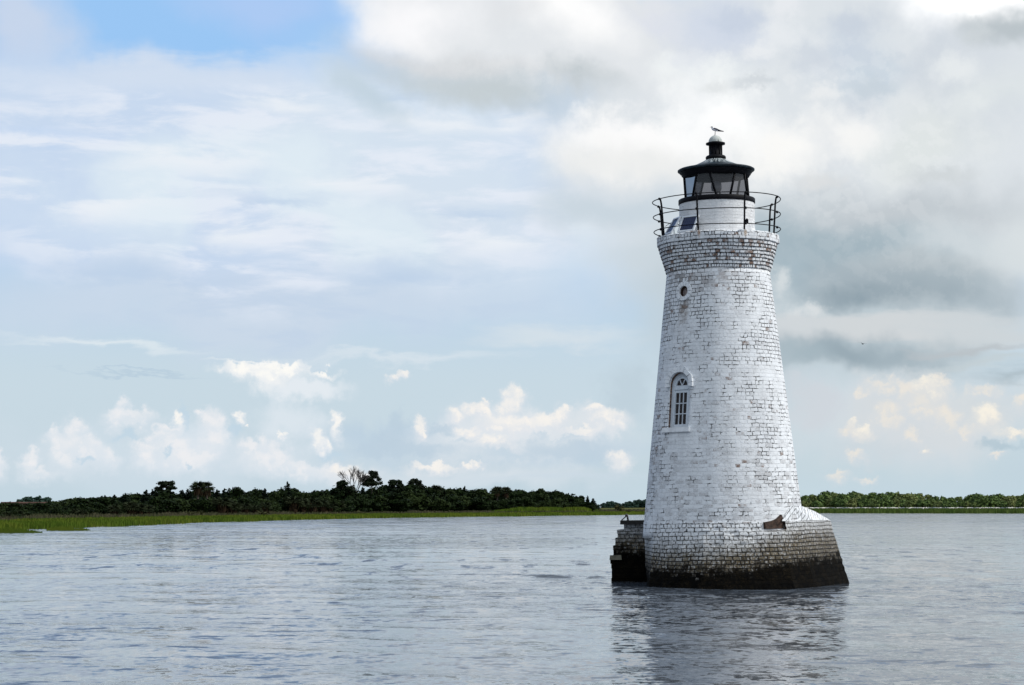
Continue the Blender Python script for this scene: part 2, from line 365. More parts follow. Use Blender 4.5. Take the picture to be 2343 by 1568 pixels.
# ------------------------------------------------------------------ mesh and object helpers
def tag(o, label=None, cat=None, group=None, kind=None):
    for k, v in (('label', label), ('category', cat), ('group', group), ('kind', kind)):
        if v: o[k] = v
    return o
def link(name, me, parent=None):
    o = bpy.data.objects.new(name, me)
    COL.objects.link(o)
    if parent is not None: o.parent = parent
    return o
def empty(name, loc=(0, 0, 0), rot=(0, 0, 0), parent=None):
    o = bpy.data.objects.new(name, None)
    COL.objects.link(o)
    o.location = loc; o.rotation_euler = rot; o.empty_display_size = 0.3
    if parent is not None: o.parent = parent
    return o
class MB:
    """collects vertices and faces (with uv and material slot) and links them as ONE mesh object"""
    def __init__(s): s.v = []; s.f = []; s.uv = []; s.mi = []; s.sm = []
    def face(s, idx, uv=None, mat=0, smooth=False):
        s.f.append(tuple(idx)); s.uv.append(uv or [(s.v[i][0] + s.v[i][1] * 0.7, s.v[i][2]) for i in idx])
        s.mi.append(mat); s.sm.append(smooth)
    def add(s, pts):
        b = len(s.v); s.v.extend([tuple(p) for p in pts]); return b
    def box(s, c, d, M=None, mat=0, bev=0.0, taper=1.0):
        x, y, z = (k / 2 for k in d)
        pts = [Vector((sx * x * (taper if sz > 0 else 1), sy * y * (taper if sz > 0 else 1), sz * z)) for sz in (-1, 1) for sy in (-1, 1) for sx in (-1, 1)]
        pts = [p + Vector(c) for p in pts]
        if M is not None: pts = [M @ p for p in pts]
        b = s.add(pts)
        for q in ((0, 2, 3, 1), (4, 5, 7, 6), (0, 1, 5, 4), (2, 6, 7, 3), (0, 4, 6, 2), (1, 3, 7, 5)): s.face([b + i for i in q], mat=mat)
    def lathe(s, prof, n=64, ur=1.0, a0=0.0, v0=0.0, mat=0, smooth=True, cap=(False, False), jit=None, centre=(0, 0)):
        rows = []
        for k, (r, z) in enumerate(prof):
            row = []
            for i in range(n):
                a = a0 + 2 * math.pi * i / n
                rr = r + (jit(k, i) if jit else 0)
                row.append((centre[0] + rr * math.sin(a), centre[1] - rr * math.cos(a), z))
            rows.append(s.add(row))
        vv = [0.0]
        for k in range(1, len(prof)): vv.append(vv[-1] + math.hypot(prof[k][0] - prof[k - 1][0], prof[k][1] - prof[k - 1][1]))
        for k in range(len(prof) - 1):
            z0, z1 = prof[k][1] - v0, prof[k + 1][1] - v0
            for i in range(n):
                j = (i + 1) % n
                u0 = (a0 + 2 * math.pi * i / n) * ur; u1 = (a0 + 2 * math.pi * (i + 1) / n) * ur
                s.face((rows[k] + i, rows[k] + j, rows[k + 1] + j, rows[k + 1] + i), [(u0, z0), (u1, z0), (u1, z1), (u0, z1)], mat, smooth)
        if cap[0]: s.face([rows[0] + i for i in range(n)][::-1], mat=mat)
        if cap[1]: s.face([rows[-1] + i for i in range(n)], mat=mat)
    def tube(s, pts, rad, n=8, mat=0, closed=False, caps=True):
        pts = [Vector(p) for p in pts]; rows = []
        N = len(pts)
        for k, p in enumerate(pts):
            a = pts[(k - 1) % N] if closed or k else p
            b = pts[(k + 1) % N] if closed or k < N - 1 else p
            t = (b - a).normalized()
            u = t.cross(Vector((0, 0, 1)))
            if u.length < 1e-3: u = t.cross(Vector((1, 0, 0)))
            u.normalize(); w = u.cross(t)
            r = rad[k] if isinstance(rad, (list, tuple)) else rad
            rows.append(s.add([p + (u * math.cos(2 * math.pi * i / n) + w * math.sin(2 * math.pi * i / n)) * r for i in range(n)]))
        for k in range(N if closed else N - 1):
            a, b = rows[k], rows[(k + 1) % N]
            for i in range(n):
                j = (i + 1) % n
                s.face((a + i, a + j, b + j, b + i), mat=mat, smooth=True)
        if caps and not closed:
            s.face([rows[0] + i for i in range(n)][::-1], mat=mat); s.face([rows[-1] + i for i in range(n)], mat=mat)
    def ball(s, c, r, n=12, m=8, mat=0):
        prof = [(max(1e-4, r[0] * math.sin(math.pi * k / m)), c[2] - r[2] * math.cos(math.pi * k / m)) for k in range(m + 1)]
        s.lathe(prof, n, mat=mat, centre=(c[0], c[1]))
    def build(s, name, mats, parent=None, fix=True):
        me = bpy.data.meshes.new(name)
        me.from_pydata(s.v, [], s.f)
        for m in (mats if isinstance(mats, (list, tuple)) else [mats]): me.materials.append(m)
        uvl = me.uv_layers.new(name="UVMap")
        flat = [c for f in s.uv for p in f for c in p]
        uvl.data.foreach_set('uv', flat)
        me.polygons.foreach_set('material_index', s.mi)
        me.polygons.foreach_set('use_smooth', s.sm)
        me.update()
        if fix:
            bm = bmesh.new(); bm.from_mesh(me); bmesh.ops.recalc_face_normals(bm, faces=bm.faces); bm.to_mesh(me); bm.free()
        return link(name, me, parent)
def quads_mesh(name, V, mats, mi=None):
    """a mesh of loose four-cornered leaves from an (n, 4, 3) array"""
    n = len(V)
    me = bpy.data.meshes.new(name)
    me.vertices.add(n * 4); me.vertices.foreach_set('co', np.asarray(V, np.float32).ravel())
    me.loops.add(n * 4); me.loops.foreach_set('vertex_index', np.arange(n * 4, dtype=np.int32))
    me.polygons.add(n); me.polygons.foreach_set('loop_start', np.arange(0, n * 4, 4, dtype=np.int32))
    for m in mats: me.materials.append(m)
    if mi is not None: me.polygons.foreach_set('material_index', np.asarray(mi, np.int32))
    me.update(); me.validate()
    return me

# ------------------------------------------------------------------ materials
def material(name):
    m = bpy.data.materials.new(name); m.use_nodes = True
    t = NT(m.node_tree)
    b = m.node_tree.nodes['Principled BSDF']
    return m, t, b
def plain(name, col, rough=0.6, metal=0.0, spec=0.5, var=0.25, vscale=6.0, bump=0.0):
    m, t, b = material(name)
    co = t.node('ShaderNodeTexCoord').outputs['Object']
    n = t.noise(co, vscale, 5.0, 0.6)
    c = t.mix(t.ss(n, 0.3, 0.7), tuple(x * (1 - var) for x in col) + (1,), tuple(x * (1 + var) for x in col) + (1,))
    t.put(b.inputs['Base Color'], c)
    b.inputs['Roughness'].default_value = rough; b.inputs['Metallic'].default_value = metal
    b.inputs['Specular IOR Level'].default_value = spec
    if bump:
        bp = t.node('ShaderNodeBump'); bp.inputs['Strength'].default_value = bump; bp.inputs['Distance'].default_value = 0.02
        t.put(bp.inputs['Height'], n); t.put(b.inputs['Normal'], bp.outputs[0])
    return m

def masonry(name, bare=0.25, joints=0.5, paint=(0.83, 0.845, 0.86), course=0.12, length=0.26, tide=None, exposed=0.0, spots=(), faces=0.5, side=0.0, gap=0.013, low_faces=None, top_wear=None, wobble=1.0):
    """limewashed brick: worn joints, thin paint on some bricks, stains, and (tide) weed above the waterline"""
    m, t, b = material(name)
    tcn = t.node('ShaderNodeTexCoord')
    co = tcn.outputs['Object']; uv = tcn.outputs['UV']
    x, y, z = t.xyz(co)
    wob = t.vm('MULTIPLY', t.vm('SUBTRACT', t.noise(co, 5.5, 3.0, 0.6, color=True), (0.5, 0.5, 0.5)), (0.10, 0.065, 0.0))
    wob = t.vm('ADD', wob, t.vm('MULTIPLY', t.vm('SUBTRACT', t.noise(co, 0.9, 2.0, color=True), (0.5, 0.5, 0.5)), (0.10, 0.10, 0.0)))
    uvw = t.vm('ADD', uv, t.scale(wob, wobble))
    br = t.node('ShaderNodeTexBrick'); br.offset = 0.5; br.offset_frequency = 2; br.squash = 0.55; br.squash_frequency = 3
    t.put(br.inputs['Vector'], uvw)
    br.inputs['Color1'].default_value = (0, 0, 0, 1); br.inputs['Color2'].default_value = (1, 1, 1, 1); br.inputs['Mortar'].default_value = (0.5, 0.5, 0.5, 1)
    br.inputs['Scale'].default_value = 1.0; br.inputs['Mortar Size'].default_value = gap; br.inputs['Mortar Smooth'].default_value = 0.25
    br.inputs['Brick Width'].default_value = length; br.inputs['Row Height'].default_value = course
    mort = br.outputs['Fac']
    rnd = t.xyz(br.outputs['Color'])[0]
    n_lo = t.noise(co, 0.75, 4.0, 0.6); n_frag = t.noise(co, 3.4, 2.0, 0.5); n_mid = t.noise(co, 2.6, 5.0, 0.65); n_hi = t.noise(co, 14.0, 5.0, 0.7); n_grit = t.noise(co, 38.0, 3.0, 0.7)
    # limewash: slightly uneven white, brick colour under it
    brick_c = t.mix(t.ss(t.m('ADD', t.m('MULTIPLY', rnd, 0.6), t.m('MULTIPLY', n_hi, 0.6)), 0.3, 0.9), (0.085, 0.045, 0.032, 1), (0.24, 0.16, 0.125, 1))
    pc = t.mix(t.ss(n_mid, 0.3, 0.7), tuple(c * 0.90 for c in paint) + (1,), tuple(c * 1.06 for c in paint) + (1,))
    pc = t.mix(t.m('MULTIPLY', t.ss(rnd, 0.55, 1.0), 0.12), pc, (0.55, 0.55, 0.56, 1))
    run = t.noise(t.vm('MULTIPLY', co, (2.6, 2.6, 0.22)), 1.6, 4.0, 0.6)
    pc = t.mix(t.m('MULTIPLY', t.ss(run, 0.50, 0.72), 0.30), pc, (0.50, 0.51, 0.53, 1))
    pc = t.mix(t.m('MULTIPLY', t.ss(n_lo, 0.48, 0.68), 0.22), pc, (0.60, 0.63, 0.68, 1))
    col = pc
    # thin paint on brick faces: grey-brown smudges inside bricks, in patches
    inner = t.m('SUBTRACT', 1.0, mort)
    tsum = t.m('ADD', t.m('MULTIPLY', rnd, 0.42), t.m('ADD', t.m('MULTIPLY', n_hi, 0.85), t.m('MULTIPLY', n_lo, 0.48)))
    if low_faces: tsum = t.m('ADD', tsum, t.ss(z, low_faces[1], low_faces[0], 0.0, 0.16))
    thin = t.m('MULTIPLY', t.ss(inner, 0.35, 0.9), t.ss(tsum, 1.10 - 0.32 * faces, 1.30 - 0.32 * faces))
    thin = t.m('MULTIPLY', thin, t.ss(n_grit, 0.36, 0.58, 0.15, 1.0))
    col = t.mix(t.m('MULTIPLY', thin, 0.42), col, (0.19, 0.165, 0.155, 1))
    # exposed bricks
    if exposed:
        ex = t.m('MULTIPLY', inner, t.ss(t.m('ADD', t.m('MULTIPLY', rnd, 0.7), t.m('MULTIPLY', n_mid, 0.7)), 1.05 - 0.4 * exposed, 1.17 - 0.4 * exposed))
        ex = t.m('MULTIPLY', ex, t.ss(n_hi, 0.30, 0.5))
        col = t.mix(ex, col, brick_c)
    # open joints: dark, but only where the wash has cracked away
    wear = t.m('ADD', t.m('MULTIPLY', n_lo, 0.7), t.m('MULTIPLY', n_frag, 0.95))
    if top_wear: wear = t.m('ADD', wear, t.m('MULTIPLY', t.ss(z, top_wear[0], top_wear[1], 0.0, 0.22), t.ss(x, 0.3, -0.9, 0.25, 1.0)))
    if side: wear = t.m('ADD', wear, t.m('MULTIPLY', t.ss(x, 0.2, 2.2), side))
    if tide is not None: wear = t.m('ADD', wear, t.ss(z, tide + 1.6, tide + 0.2, 0.0, 0.35))
    jthr = t.ss(n_mid, 0.35, 0.65, 0.62, 0.10)
    jm = t.m('MULTIPLY', t.ss(mort, jthr, t.m('ADD', jthr, 0.35)), t.ss(wear, 1.10 - 0.5 * joints, 1.26 - 0.5 * joints))
    jm = t.m('MULTIPLY', jm, t.ss(n_hi, 0.38, 0.56, 0.06, 1.0))
    col = t.mix(jm, col, (0.022, 0.020, 0.020, 1))
    # chips and specks
    ch = t.m('MULTIPLY', t.ss(n_grit, 0.64, 0.74), t.ss(t.m('ADD', n_lo, t.m('MULTIPLY', n_mid, 0.6)), 0.80 - 0.25 * bare, 1.05 - 0.25 * bare))
    col = t.mix(t.m('MULTIPLY', ch, 0.75), col, (0.10, 0.085, 0.075, 1))
    for (sx, sy, sz, rx, rz, c, k) in spots:      # rust and dirt below fittings, each with its own outline
        d = t.vm('MULTIPLY', t.vm('SUBTRACT', co, (sx, sy, sz)), (1 / rx, 1 / rx, 1 / rz))
        d = t.m('ADD', t.vm('LENGTH', d), t.m('MULTIPLY', t.m('SUBTRACT', n_hi, 0.5), 1.6))
        st = t.m('MULTIPLY', t.ss(d, 1.0, 0.35), t.ss(t.m('ADD', t.m('MULTIPLY', n_grit, 0.6), t.m('MULTIPLY', rnd, 0.35)), 0.30, 0.60))
        col = t.mix(t.m('MULTIPLY', st, k), col, c + (1,))
    spec = 0.25
    if tide is not None:
        # bands of weed: olive stain, brown-black above the waterline, all with ragged tops
        lift = t.ss(x, 0.2, 2.6, 0.0, 0.55) if side else 0.0
        zz = t.m('SUBTRACT', z, lift)
        zr = t.m('ADD', zz, t.m('ADD', t.m('MULTIPLY', t.m('SUBTRACT', n_mid, 0.5), -0.75), t.m('MULTIPLY', t.m('SUBTRACT', n_hi, 0.5), -0.5)))
        zb = t.m('ADD', zr, t.m('MULTIPLY', t.m('SUBTRACT', rnd, 0.5), 0.22))
        grime = t.m('MULTIPLY', t.ss(zr, tide + 1.55, tide + 0.25), t.ss(n_grit, 0.34, 0.54))
        col = t.mix(t.m('MULTIPLY', grime, 0.8), col, (0.10, 0.088, 0.066, 1))
        olive = t.m('MULTIPLY', t.ss(t.m('ADD', zb, t.m('MULTIPLY', t.m('SUBTRACT', n_frag, 0.5), -0.7)), tide + 0.75, tide + 0.14), t.ss(n_hi, 0.34, 0.50))
        col = t.mix(t.m('MULTIPLY', olive, 0.85), col, t.mix(t.ss(n_grit, 0.4, 0.65), (0.035, 0.024, 0.010, 1), (0.16, 0.115, 0.045, 1)))
        rim = t.m('MULTIPLY', t.m('MULTIPLY', t.ss(zr, tide + 0.85, tide + 0.35), t.ss(mort, 0.1, 0.45)), 0.95)
        col = t.mix(rim, col, (0.012, 0.011, 0.010, 1))
        black = t.ss(t.m('ADD', zb, t.m('MULTIPLY', t.m('SUBTRACT', n_frag, 0.5), -0.5)), t.m('SUBTRACT', tide + 0.26, t.m('MULTIPLY', lift, 0.35)), t.m('SUBTRACT', tide - 0.16, t.m('MULTIPLY', lift, 0.55)))
        col = t.mix(black, col, t.mix(t.m('MULTIPLY', t.ss(n_grit, 0.48, 0.70), t.ss(n_mid, 0.35, 0.6)), (0.003, 0.003, 0.003, 1), (0.034, 0.025, 0.013, 1)))
        spec = t.m('MULTIPLY_ADD', black, -0.22, 0.25)
    t.put(b.inputs['Base Color'], col)
    b.inputs['Roughness'].default_value = 0.85
    t.put(b.inputs['Specular IOR Level'], spec)
    h = t.m('SUBTRACT', t.m('MULTIPLY', n_hi, 0.5), t.m('MULTIPLY', t.m('ADD', mort, jm), 0.8))
    bp = t.node('ShaderNodeBump'); bp.inputs['Strength'].default_value = 0.8; bp.inputs['Distance'].default_value = 0.025
    t.put(bp.inputs['Height'], h); t.put(b.inputs['Normal'], bp.outputs[0])
    return m

M_IRON = plain('black_iron_paint', (0.005, 0.005, 0.007), 0.55, spec=0.10, var=0.4, bump=0.15)
M_WOODW = plain('white_window_paint', (0.62, 0.67, 0.72), 0.55, var=0.10)
M_DARK = plain('painted_darkness', (0.010, 0.009, 0.010), 0.9, var=0.2)
M_RAWBRICK = masonry('bare_red_brick', bare=0.8, joints=1.2, paint=(0.30, 0.19, 0.14), exposed=1.2, faces=1.2, course=0.08, length=0.2)
M_RUSTBROWN = plain('broken_brown_brick', (0.055, 0.030, 0.020), 0.9, var=0.6, vscale=9.0, bump=0.8)
M_TIMBER = plain('black_timber', (0.012, 0.011, 0.010), 0.8, var=0.4, vscale=12, bump=0.5)

# ------------------------------------------------------------------ shore, land and water
SHORE = [(-900, 120), (-300, 165), (0, 212), (54, 241), (186, 271), (289, 290), (484, 370), (608, 412), (794, 505), (968, 585), (1187, 666),
         (1472, 856), (1700, 1060), (1880, 1159), (2341, 1113), (2900, 1000), (3400, 820)]
def interp(tab, x):
    if x <= tab[0][0]: return tab[0][1]
    for (a, p), (b_, q) in zip(tab, tab[1:]):
        if x <= b_: return p + (q - p) * (x - a) / (b_ - a)
    return tab[-1][1]
def bearing(px): return math.atan2(px - CX, math.hypot(F, HZ - CY))
def on_bearing(px, d):
    a = bearing(px); return (d * math.sin(a), d * math.cos(a))
KZ = [(-900, 0.75), (0, 0.75), (300, 0.9), (800, 1.0), (1100, 1.2), (1500, 1.7), (1900, 1.9), (3400, 1.9)]
HZT = [(-8, -0.5), (0, 0.02), (8, 0.16), (30, 0.30), (60, 0.62), (90, 1.0), (150, 1.5), (400, 1.9), (1200, 2.4), (4000, 3.0), (9000, 4.0)]
def land_z(px, off): return interp(HZT, off) * (interp(KZ, px) if off > 0 else 1.0)
rng = np.random.default_rng(7)
random.seed(7)
def wig(px):
    return 1.0 + 0.010 * math.sin(px * 0.031) + 0.007 * math.sin(px * 0.083 + 1.3) + 0.005 * math.sin(px * 0.19 + 0.4)
mb = MB()
pxs = list(range(-5000, -900, 200)) + list(range(-900, 3401, 12)) + list(range(3600, 9000, 200)); offs = [o for o, _ in HZT]
base_i = None
rows = []
for px in pxs:
    d0 = interp(SHORE, px) * wig(px)
    rows.append(mb.add([(*on_bearing(px, d0 + o), land_z(px, o)) for o in offs]))
for a, b_ in zip(rows, rows[1:]):
    for k in range(len(offs) - 1): mb.face((a + k, b_ + k, b_ + k + 1, a + k + 1), smooth=True)
m, t, b = material('marsh_soil')
co = t.node('ShaderNodeTexCoord').outputs['Object']
c = t.mix(t.ss(t.noise(co, 0.08, 5.0), 0.35, 0.65), (0.060, 0.070, 0.022, 1), (0.105, 0.098, 0.045, 1))
t.put(b.inputs['Base Color'], c); b.inputs['Roughness'].default_value = 0.95; b.inputs['Specular IOR Level'].default_value = 0.0
land = mb.build('ground', m); tag(land, kind='structure')

# water: one sheet whose rows are closest near the viewer and reach past the horizon
def water_material():
    m, t, b = material('river_water')
    g = t.node('ShaderNodeNewGeometry')
    pos = g.outputs['Position']
    x, y, z = t.xyz(pos)
    half = (0.5, 0.5, 0.5)
    # patches of wind ripple and of slick water, a calm eddy and a rough wake by the pier
    patch = t.noise(t.vm('MULTIPLY', pos, (0.035, 0.050, 1.0)), 1.0, 6.0, 0.65, 0.8)
    amp = t.ss(patch, 0.36, 0.66, 0.12, 1.0)
    calm = t.vm('LENGTH', t.vm('MULTIPLY', t.vm('SUBTRACT', pos, (0.5, 61.0, 0)), (1 / 6.5, 1 / 11.0, 0)))
    amp = t.m('MULTIPLY', amp, t.ss(calm, 0.6, 1.2, 0.15, 1.0))
    along = t.m('MULTIPLY_ADD', x, 0.55, t.m('SUBTRACT', y, 73.6))          # distance off the line of the wake
    wk = t.m('MULTIPLY', t.ss(t.m('ABSOLUTE', t.m('ADD', along, t.m('MULTIPLY', t.m('SUBTRACT', patch, 0.5), 6.0))), 1.9, 0.5), t.m('MULTIPLY', t.ss(x, -6.0, -1.0), t.ss(x, 4.6, 3.2)))
    amp = t.m('MAXIMUM', amp, t.m('MULTIPLY', wk, 1.25))
    farr = t.ss(y, 150.0, 420.0)
    foot = t.vm('LENGTH', t.vm('SUBTRACT', t.vm('MULTIPLY', pos, (1, 1, 0)), (6.9, 62.0, 0)))
    amp = t.m('MAXIMUM', amp, t.ss(foot, 30.0, 6.0, 0.0, 1.15))
    amp = t.m('MAXIMUM', amp, t.m('MULTIPLY', farr, 0.9))
    nA = t.vm('SUBTRACT', t.noise(t.vm('MULTIPLY', pos, (0.85, 0.60, 1)), 1.5, 3.0, 0.55, color=True), half)
    nB = t.vm('SUBTRACT', t.noise(t.vm('MULTIPLY', pos, (1.0, 0.8, 1)), 5.0, 3.0, 0.6, color=True), half)
    nC = t.vm('SUBTRACT', t.noise(t.vm('MULTIPLY', pos, (0.7, 1.0, 1)), 0.22, 2.0, 0.5, color=True), half)
    S = t.vm('ADD', t.scale(nA, t.m('MULTIPLY_ADD', amp, WAVE[0], WAVE[1])), t.scale(nB, t.m('MULTIPLY_ADD', amp, WAVE[2], WAVE[3])))
    S = t.vm('ADD', S, t.scale(nC, t.m('MULTIPLY_ADD', farr, 0.75, WAVE[4])))
    # single steeper wavelets that lean towards the viewer's side and show the darker water
    fn = t.noise(t.vm('MULTIPLY', pos, (0.60, 0.95, 1)), 1.35, 5.0, 0.62)
    ff = t.noise(t.vm('MULTIPLY', pos, (0.85, 0.17, 1)), 0.95, 4.0, 0.60)
    mid = t.ss(y, 48.0, 90.0)
    fsum = t.m('ADD', t.m('MULTIPLY', fn, t.m('SUBTRACT', 1.0, mid)), t.m('MULTIPLY', ff, mid))
    fl = t.m('MULTIPLY', t.ss(t.m('ADD', fsum, t.m('MULTIPLY', wk, 0.10)), 0.545, 0.70), t.m('MULTIPLY', t.m('MULTIPLY_ADD', amp, 0.92, 0.08), t.ss(y, 330.0, 190.0)))
    S = t.vm('ADD', S, t.cxyz(0.0, t.m('MULTIPLY', fl, -0.42), 0.0))
    # far off only the faces turned to the viewer are seen between the crests
    S = t.vm('ADD', S, t.cxyz(0.0, t.ss(y, 90.0, 320.0, 0.0, -0.055), 0.0))
    S = t.vm('MULTIPLY', S, (0.8, 1.0, 0.0))
    t.put(b.inputs['Normal'], t.vm('NORMALIZE', t.vm('ADD', g.outputs['Normal'], S)))
    b.inputs['Base Color'].default_value = (0.068, 0.082, 0.102, 1)
    b.inputs['Roughness'].default_value = 0.07
    b.inputs['IOR'].default_value = 1.333
    return m
WAVE = (0.30, 0.07, 0.60, 0.12, 0.10)
ys = [-400, -150, -60, -20, 0, 10, 18]
yv = 18.0
while yv < 140: yv *= 1.006; ys.append(yv)
while yv < 30000: yv *= 1.06; ys.append(yv)
xs = [-30000, -9000, -3000, -1000, -400, -160, -80] + list(np.arange(-50, 50.1, 0.5)) + [80, 160, 400, 1000, 3000, 9000, 30000]
ys = np.array(ys); xs = np.array(xs)
X, Y = np.meshgrid(xs, ys)
Z = np.zeros_like(X)
fade = np.clip((150 - Y) / 60, 0, 1) * np.clip((Y - 10) / 8, 0, 1) * np.clip((60 - np.abs(X)) / 15, 0, 1)
wr = np.random.default_rng(3)
for k in range(26):
    L = wr.uniform(1.6, 6.5); th = wr.normal(math.pi / 2, 0.45); kk = 2 * math.pi / L
    Z += 0.0016 * L ** 0.7 * np.sin(kk * (X * math.cos(th) + Y * math.sin(th)) + wr.uniform(0, 6.28))
Z *= fade
ny, nx = X.shape
me = bpy.data.meshes.new('river')
me.vertices.add(nx * ny); me.vertices.foreach_set('co', np.stack([X, Y, Z], -1).astype(np.float32).ravel())
idx = np.arange(nx * ny).reshape(ny, nx)
q = np.stack([idx[:-1, :-1], idx[:-1, 1:], idx[1:, 1:], idx[1:, :-1]], -1).reshape(-1, 4)
me.loops.add(q.size); me.loops.foreach_set('vertex_index', q.ravel().astype(np.int32))
me.polygons.add(len(q)); me.polygons.foreach_set('loop_start', np.arange(0, q.size, 4, dtype=np.int32))
me.polygons.foreach_set('use_smooth', np.ones(len(q), bool))
me.update(); me.validate()
me.materials.append(water_material())
tag(link('water', me), kind='structure')
# ------------------------------------------------------------------ lighthouse (local axes: x right, y away from the viewer, z up)
LD = 64.4
LAZ = bearing(1656)
TX, TY = LD * math.sin(LAZ), LD * math.cos(LAZ)
light = empty('lighthouse', (TX, TY, 0), (0, R(-0.72), -LAZ))
tag(light, 'weathered white brick lighthouse with black lantern standing in the water', 'lighthouse')
EL = lambda py: math.atan((HZ - py) / F)
def zp(py, d=LD):
    """height of a photo row at the tower axis"""
    v = (CY - py) / F
    return CAM_H + d * (math.sin(PITCH) + v * math.cos(PITCH)) / (math.cos(PITCH) - v * math.sin(PITCH))
def z1(zy): return zp(272.2 + zy * 0.2507)
def s1(r, zy):
    """radius: enlarged-photo pixels to metres at the height of row zy"""
    z = z1(zy); depth = LD * math.cos(LAZ) * math.cos(PITCH) + (z - CAM_H) * math.sin(PITCH)
    return r * 0.2507 * depth / F / math.cos(LAZ)
R0, Z0 = s1(466, 1418), z1(1418)                  # body just under the corbels
RB, ZB = 179 * LD / 4715, zp(1181)                # body at the top of the foundation
SLOPE = (RB - R0) / (ZB - Z0)
def rad(z): return R0 + SLOPE * (z - Z0)

rust = (0.30, 0.13, 0.035)
PA, WA = R(-38.3), R(-38.4)
pz = zp(668, LD - 1.3)
M_BODY = masonry('limewashed_brick', bare=0.30, joints=0.58, faces=0.38, side=0.10, exposed=0.06, low_faces=(3.0, 5.6), top_wear=(7.2, 9.3),
                 spots=((rad(pz) * math.sin(PA) , -rad(pz) * math.cos(PA), pz - 0.62, 0.26, 0.75, (0.20, 0.15, 0.12), 0.8),
                        (-0.55, -1.5, pz + 0.25, 0.75, 0.45, (0.28, 0.25, 0.24), 0.55), (-0.35, -1.6, pz - 0.75, 0.16, 0.22, (0.18, 0.12, 0.09), 0.8),
                        (-1.25, -1.05, pz + 0.45, 0.55, 0.45, (0.22, 0.20, 0.19), 0.75), (0.3, -1.6, pz + 0.5, 0.6, 0.3, (0.30, 0.25, 0.23), 0.5), (-1.45, -0.75, pz - 0.7, 0.3, 1.0, (0.24, 0.21, 0.19), 0.55)))
M_CORB = masonry('worn_corbel_brick', bare=0.6, joints=1.05, faces=0.8, exposed=0.50, course=(z1(1175) - z1(1418)) / 8, length=0.155)
M_RIM = masonry('gallery_rim_brick', bare=0.5, joints=0.85, faces=0.55, exposed=0.15, course=0.115, length=0.20,
                spots=((s1(548, 1100) * math.sin(R(-17)), -s1(548, 1100) * math.cos(R(-17)), z1(1120), 0.07, 0.22, rust, 0.9),
                       (s1(548, 1100) * math.sin(R(27)), -s1(548, 1100) * math.cos(R(27)), z1(1110), 0.07, 0.20, (0.45, 0.24, 0.06), 0.95)))
M_DRUM = masonry('drum_brick', bare=0.35, joints=0.28, faces=0.25, course=0.10, length=0.24, paint=(0.80, 0.80, 0.80))
M_BASE = masonry('foundation_brick', bare=0.5, joints=1.0, faces=0.6, side=0.25, tide=0.58, gap=0.017, exposed=0.03)
M_PIER = masonry('stair_brick', bare=0.6, joints=0.8, faces=0.7, tide=1.12, exposed=0.15)
M_CAP = masonry('cap_brick', bare=0.4, joints=1.3, faces=0.3, course=0.15, length=0.30, gap=0.012, wobble=0.35)

def carve(o, cutters):
    """subtract solids from a part and keep the plain mesh"""
    for c in cutters:
        md = o.modifiers.new('cut', 'BOOLEAN'); md.object = c; md.operation = 'DIFFERENCE'; md.solver = 'EXACT'
        try: md.material_mode = 'TRANSFER'
        except Exception: pass
    dg = bpy.context.evaluated_depsgraph_get(); dg.update()
    me = bpy.data.meshes.new_from_object(o.evaluated_get(dg))
    o.modifiers.clear()
    print('CARVE', o.name, len(o.data.polygons), '->', len(me.polygons))
    if len(me.polygons) > 20: o.data = me
    for c in cutters:
        cm = c.data; bpy.data.objects.remove(c); bpy.data.meshes.remove(cm)

def facing(a, z):
    """frame on the wall: right along the wall, up the batter, out of the wall"""
    n = Vector((math.sin(a), -math.cos(a), 0)); tt = Vector((math.cos(a), math.sin(a), 0))
    up = (Vector((0, 0, 1)) + n * SLOPE).normalized(); out = tt.cross(up).normalized()
    if out.dot(n) < 0: out = -out
    M = Matrix((tt, up, out)).transposed().to_4x4()
    M.translation = n * rad(z) + Vector((0, 0, z))
    return M
# arched window opening and porthole
wz = zp(977, LD - 1.6)
MW = facing(WA, wz)
MP = facing(PA, pz)
HW, HS = 0.385, 1.30
def arch(r, hs, n=18): return [(-r, 0.0)] + [(-r * math.cos(math.pi * k / n), hs + r * math.sin(math.pi * k / n)) for k in range(n + 1)] + [(r, 0.0)]
def prism(mb, M, outline, z0, z1_, mat=0):
    a = mb.add([M @ Vector((x, y, z0)) for x, y in outline]); b_ = mb.add([M @ Vector((x, y, z1_)) for x, y in outline]); n = len(outline)
    mb.face(range(a, a + n), [(x, y) for x, y in outline], mat); mb.face(list(range(b_, b_ + n))[::-1], [(x, y) for x, y in outline], mat)
    L = 0
    for i in range(n):
        j = (i + 1) % n
        L2 = L + math.hypot(outline[j][0] - outline[i][0], outline[j][1] - outline[i][1])
        mb.face((a + i, b_ + i, b_ + j, a + j), [(z0, L), (z1_, L), (z1_, L2), (z0, L2)], mat); L = L2
cw = MB(); prism(cw, MW, arch(HW, HS), -0.20, 0.5); cut_w = cw.build('cut', [M_RAWBRICK])
cp = MB(); prism(cp, MP, [(0.165 * math.cos(2 * math.pi * k / 24), 0.165 * math.sin(2 * math.pi * k / 24)) for k in range(24)], -0.42, 0.5); cut_p = cp.build('cut', [M_RUSTBROWN])
cut_w.parent = light; cut_p.parent = light
mb = MB()
zs = np.linspace(1.5, Z0 + 0.02, 46)
mb.lathe([(rad(z), z) for z in zs], 128, ur=2.05, cap=(True, True))
tower = mb.build('tower_wall', [M_BODY], light)
carve(tower, [cut_w, cut_p])

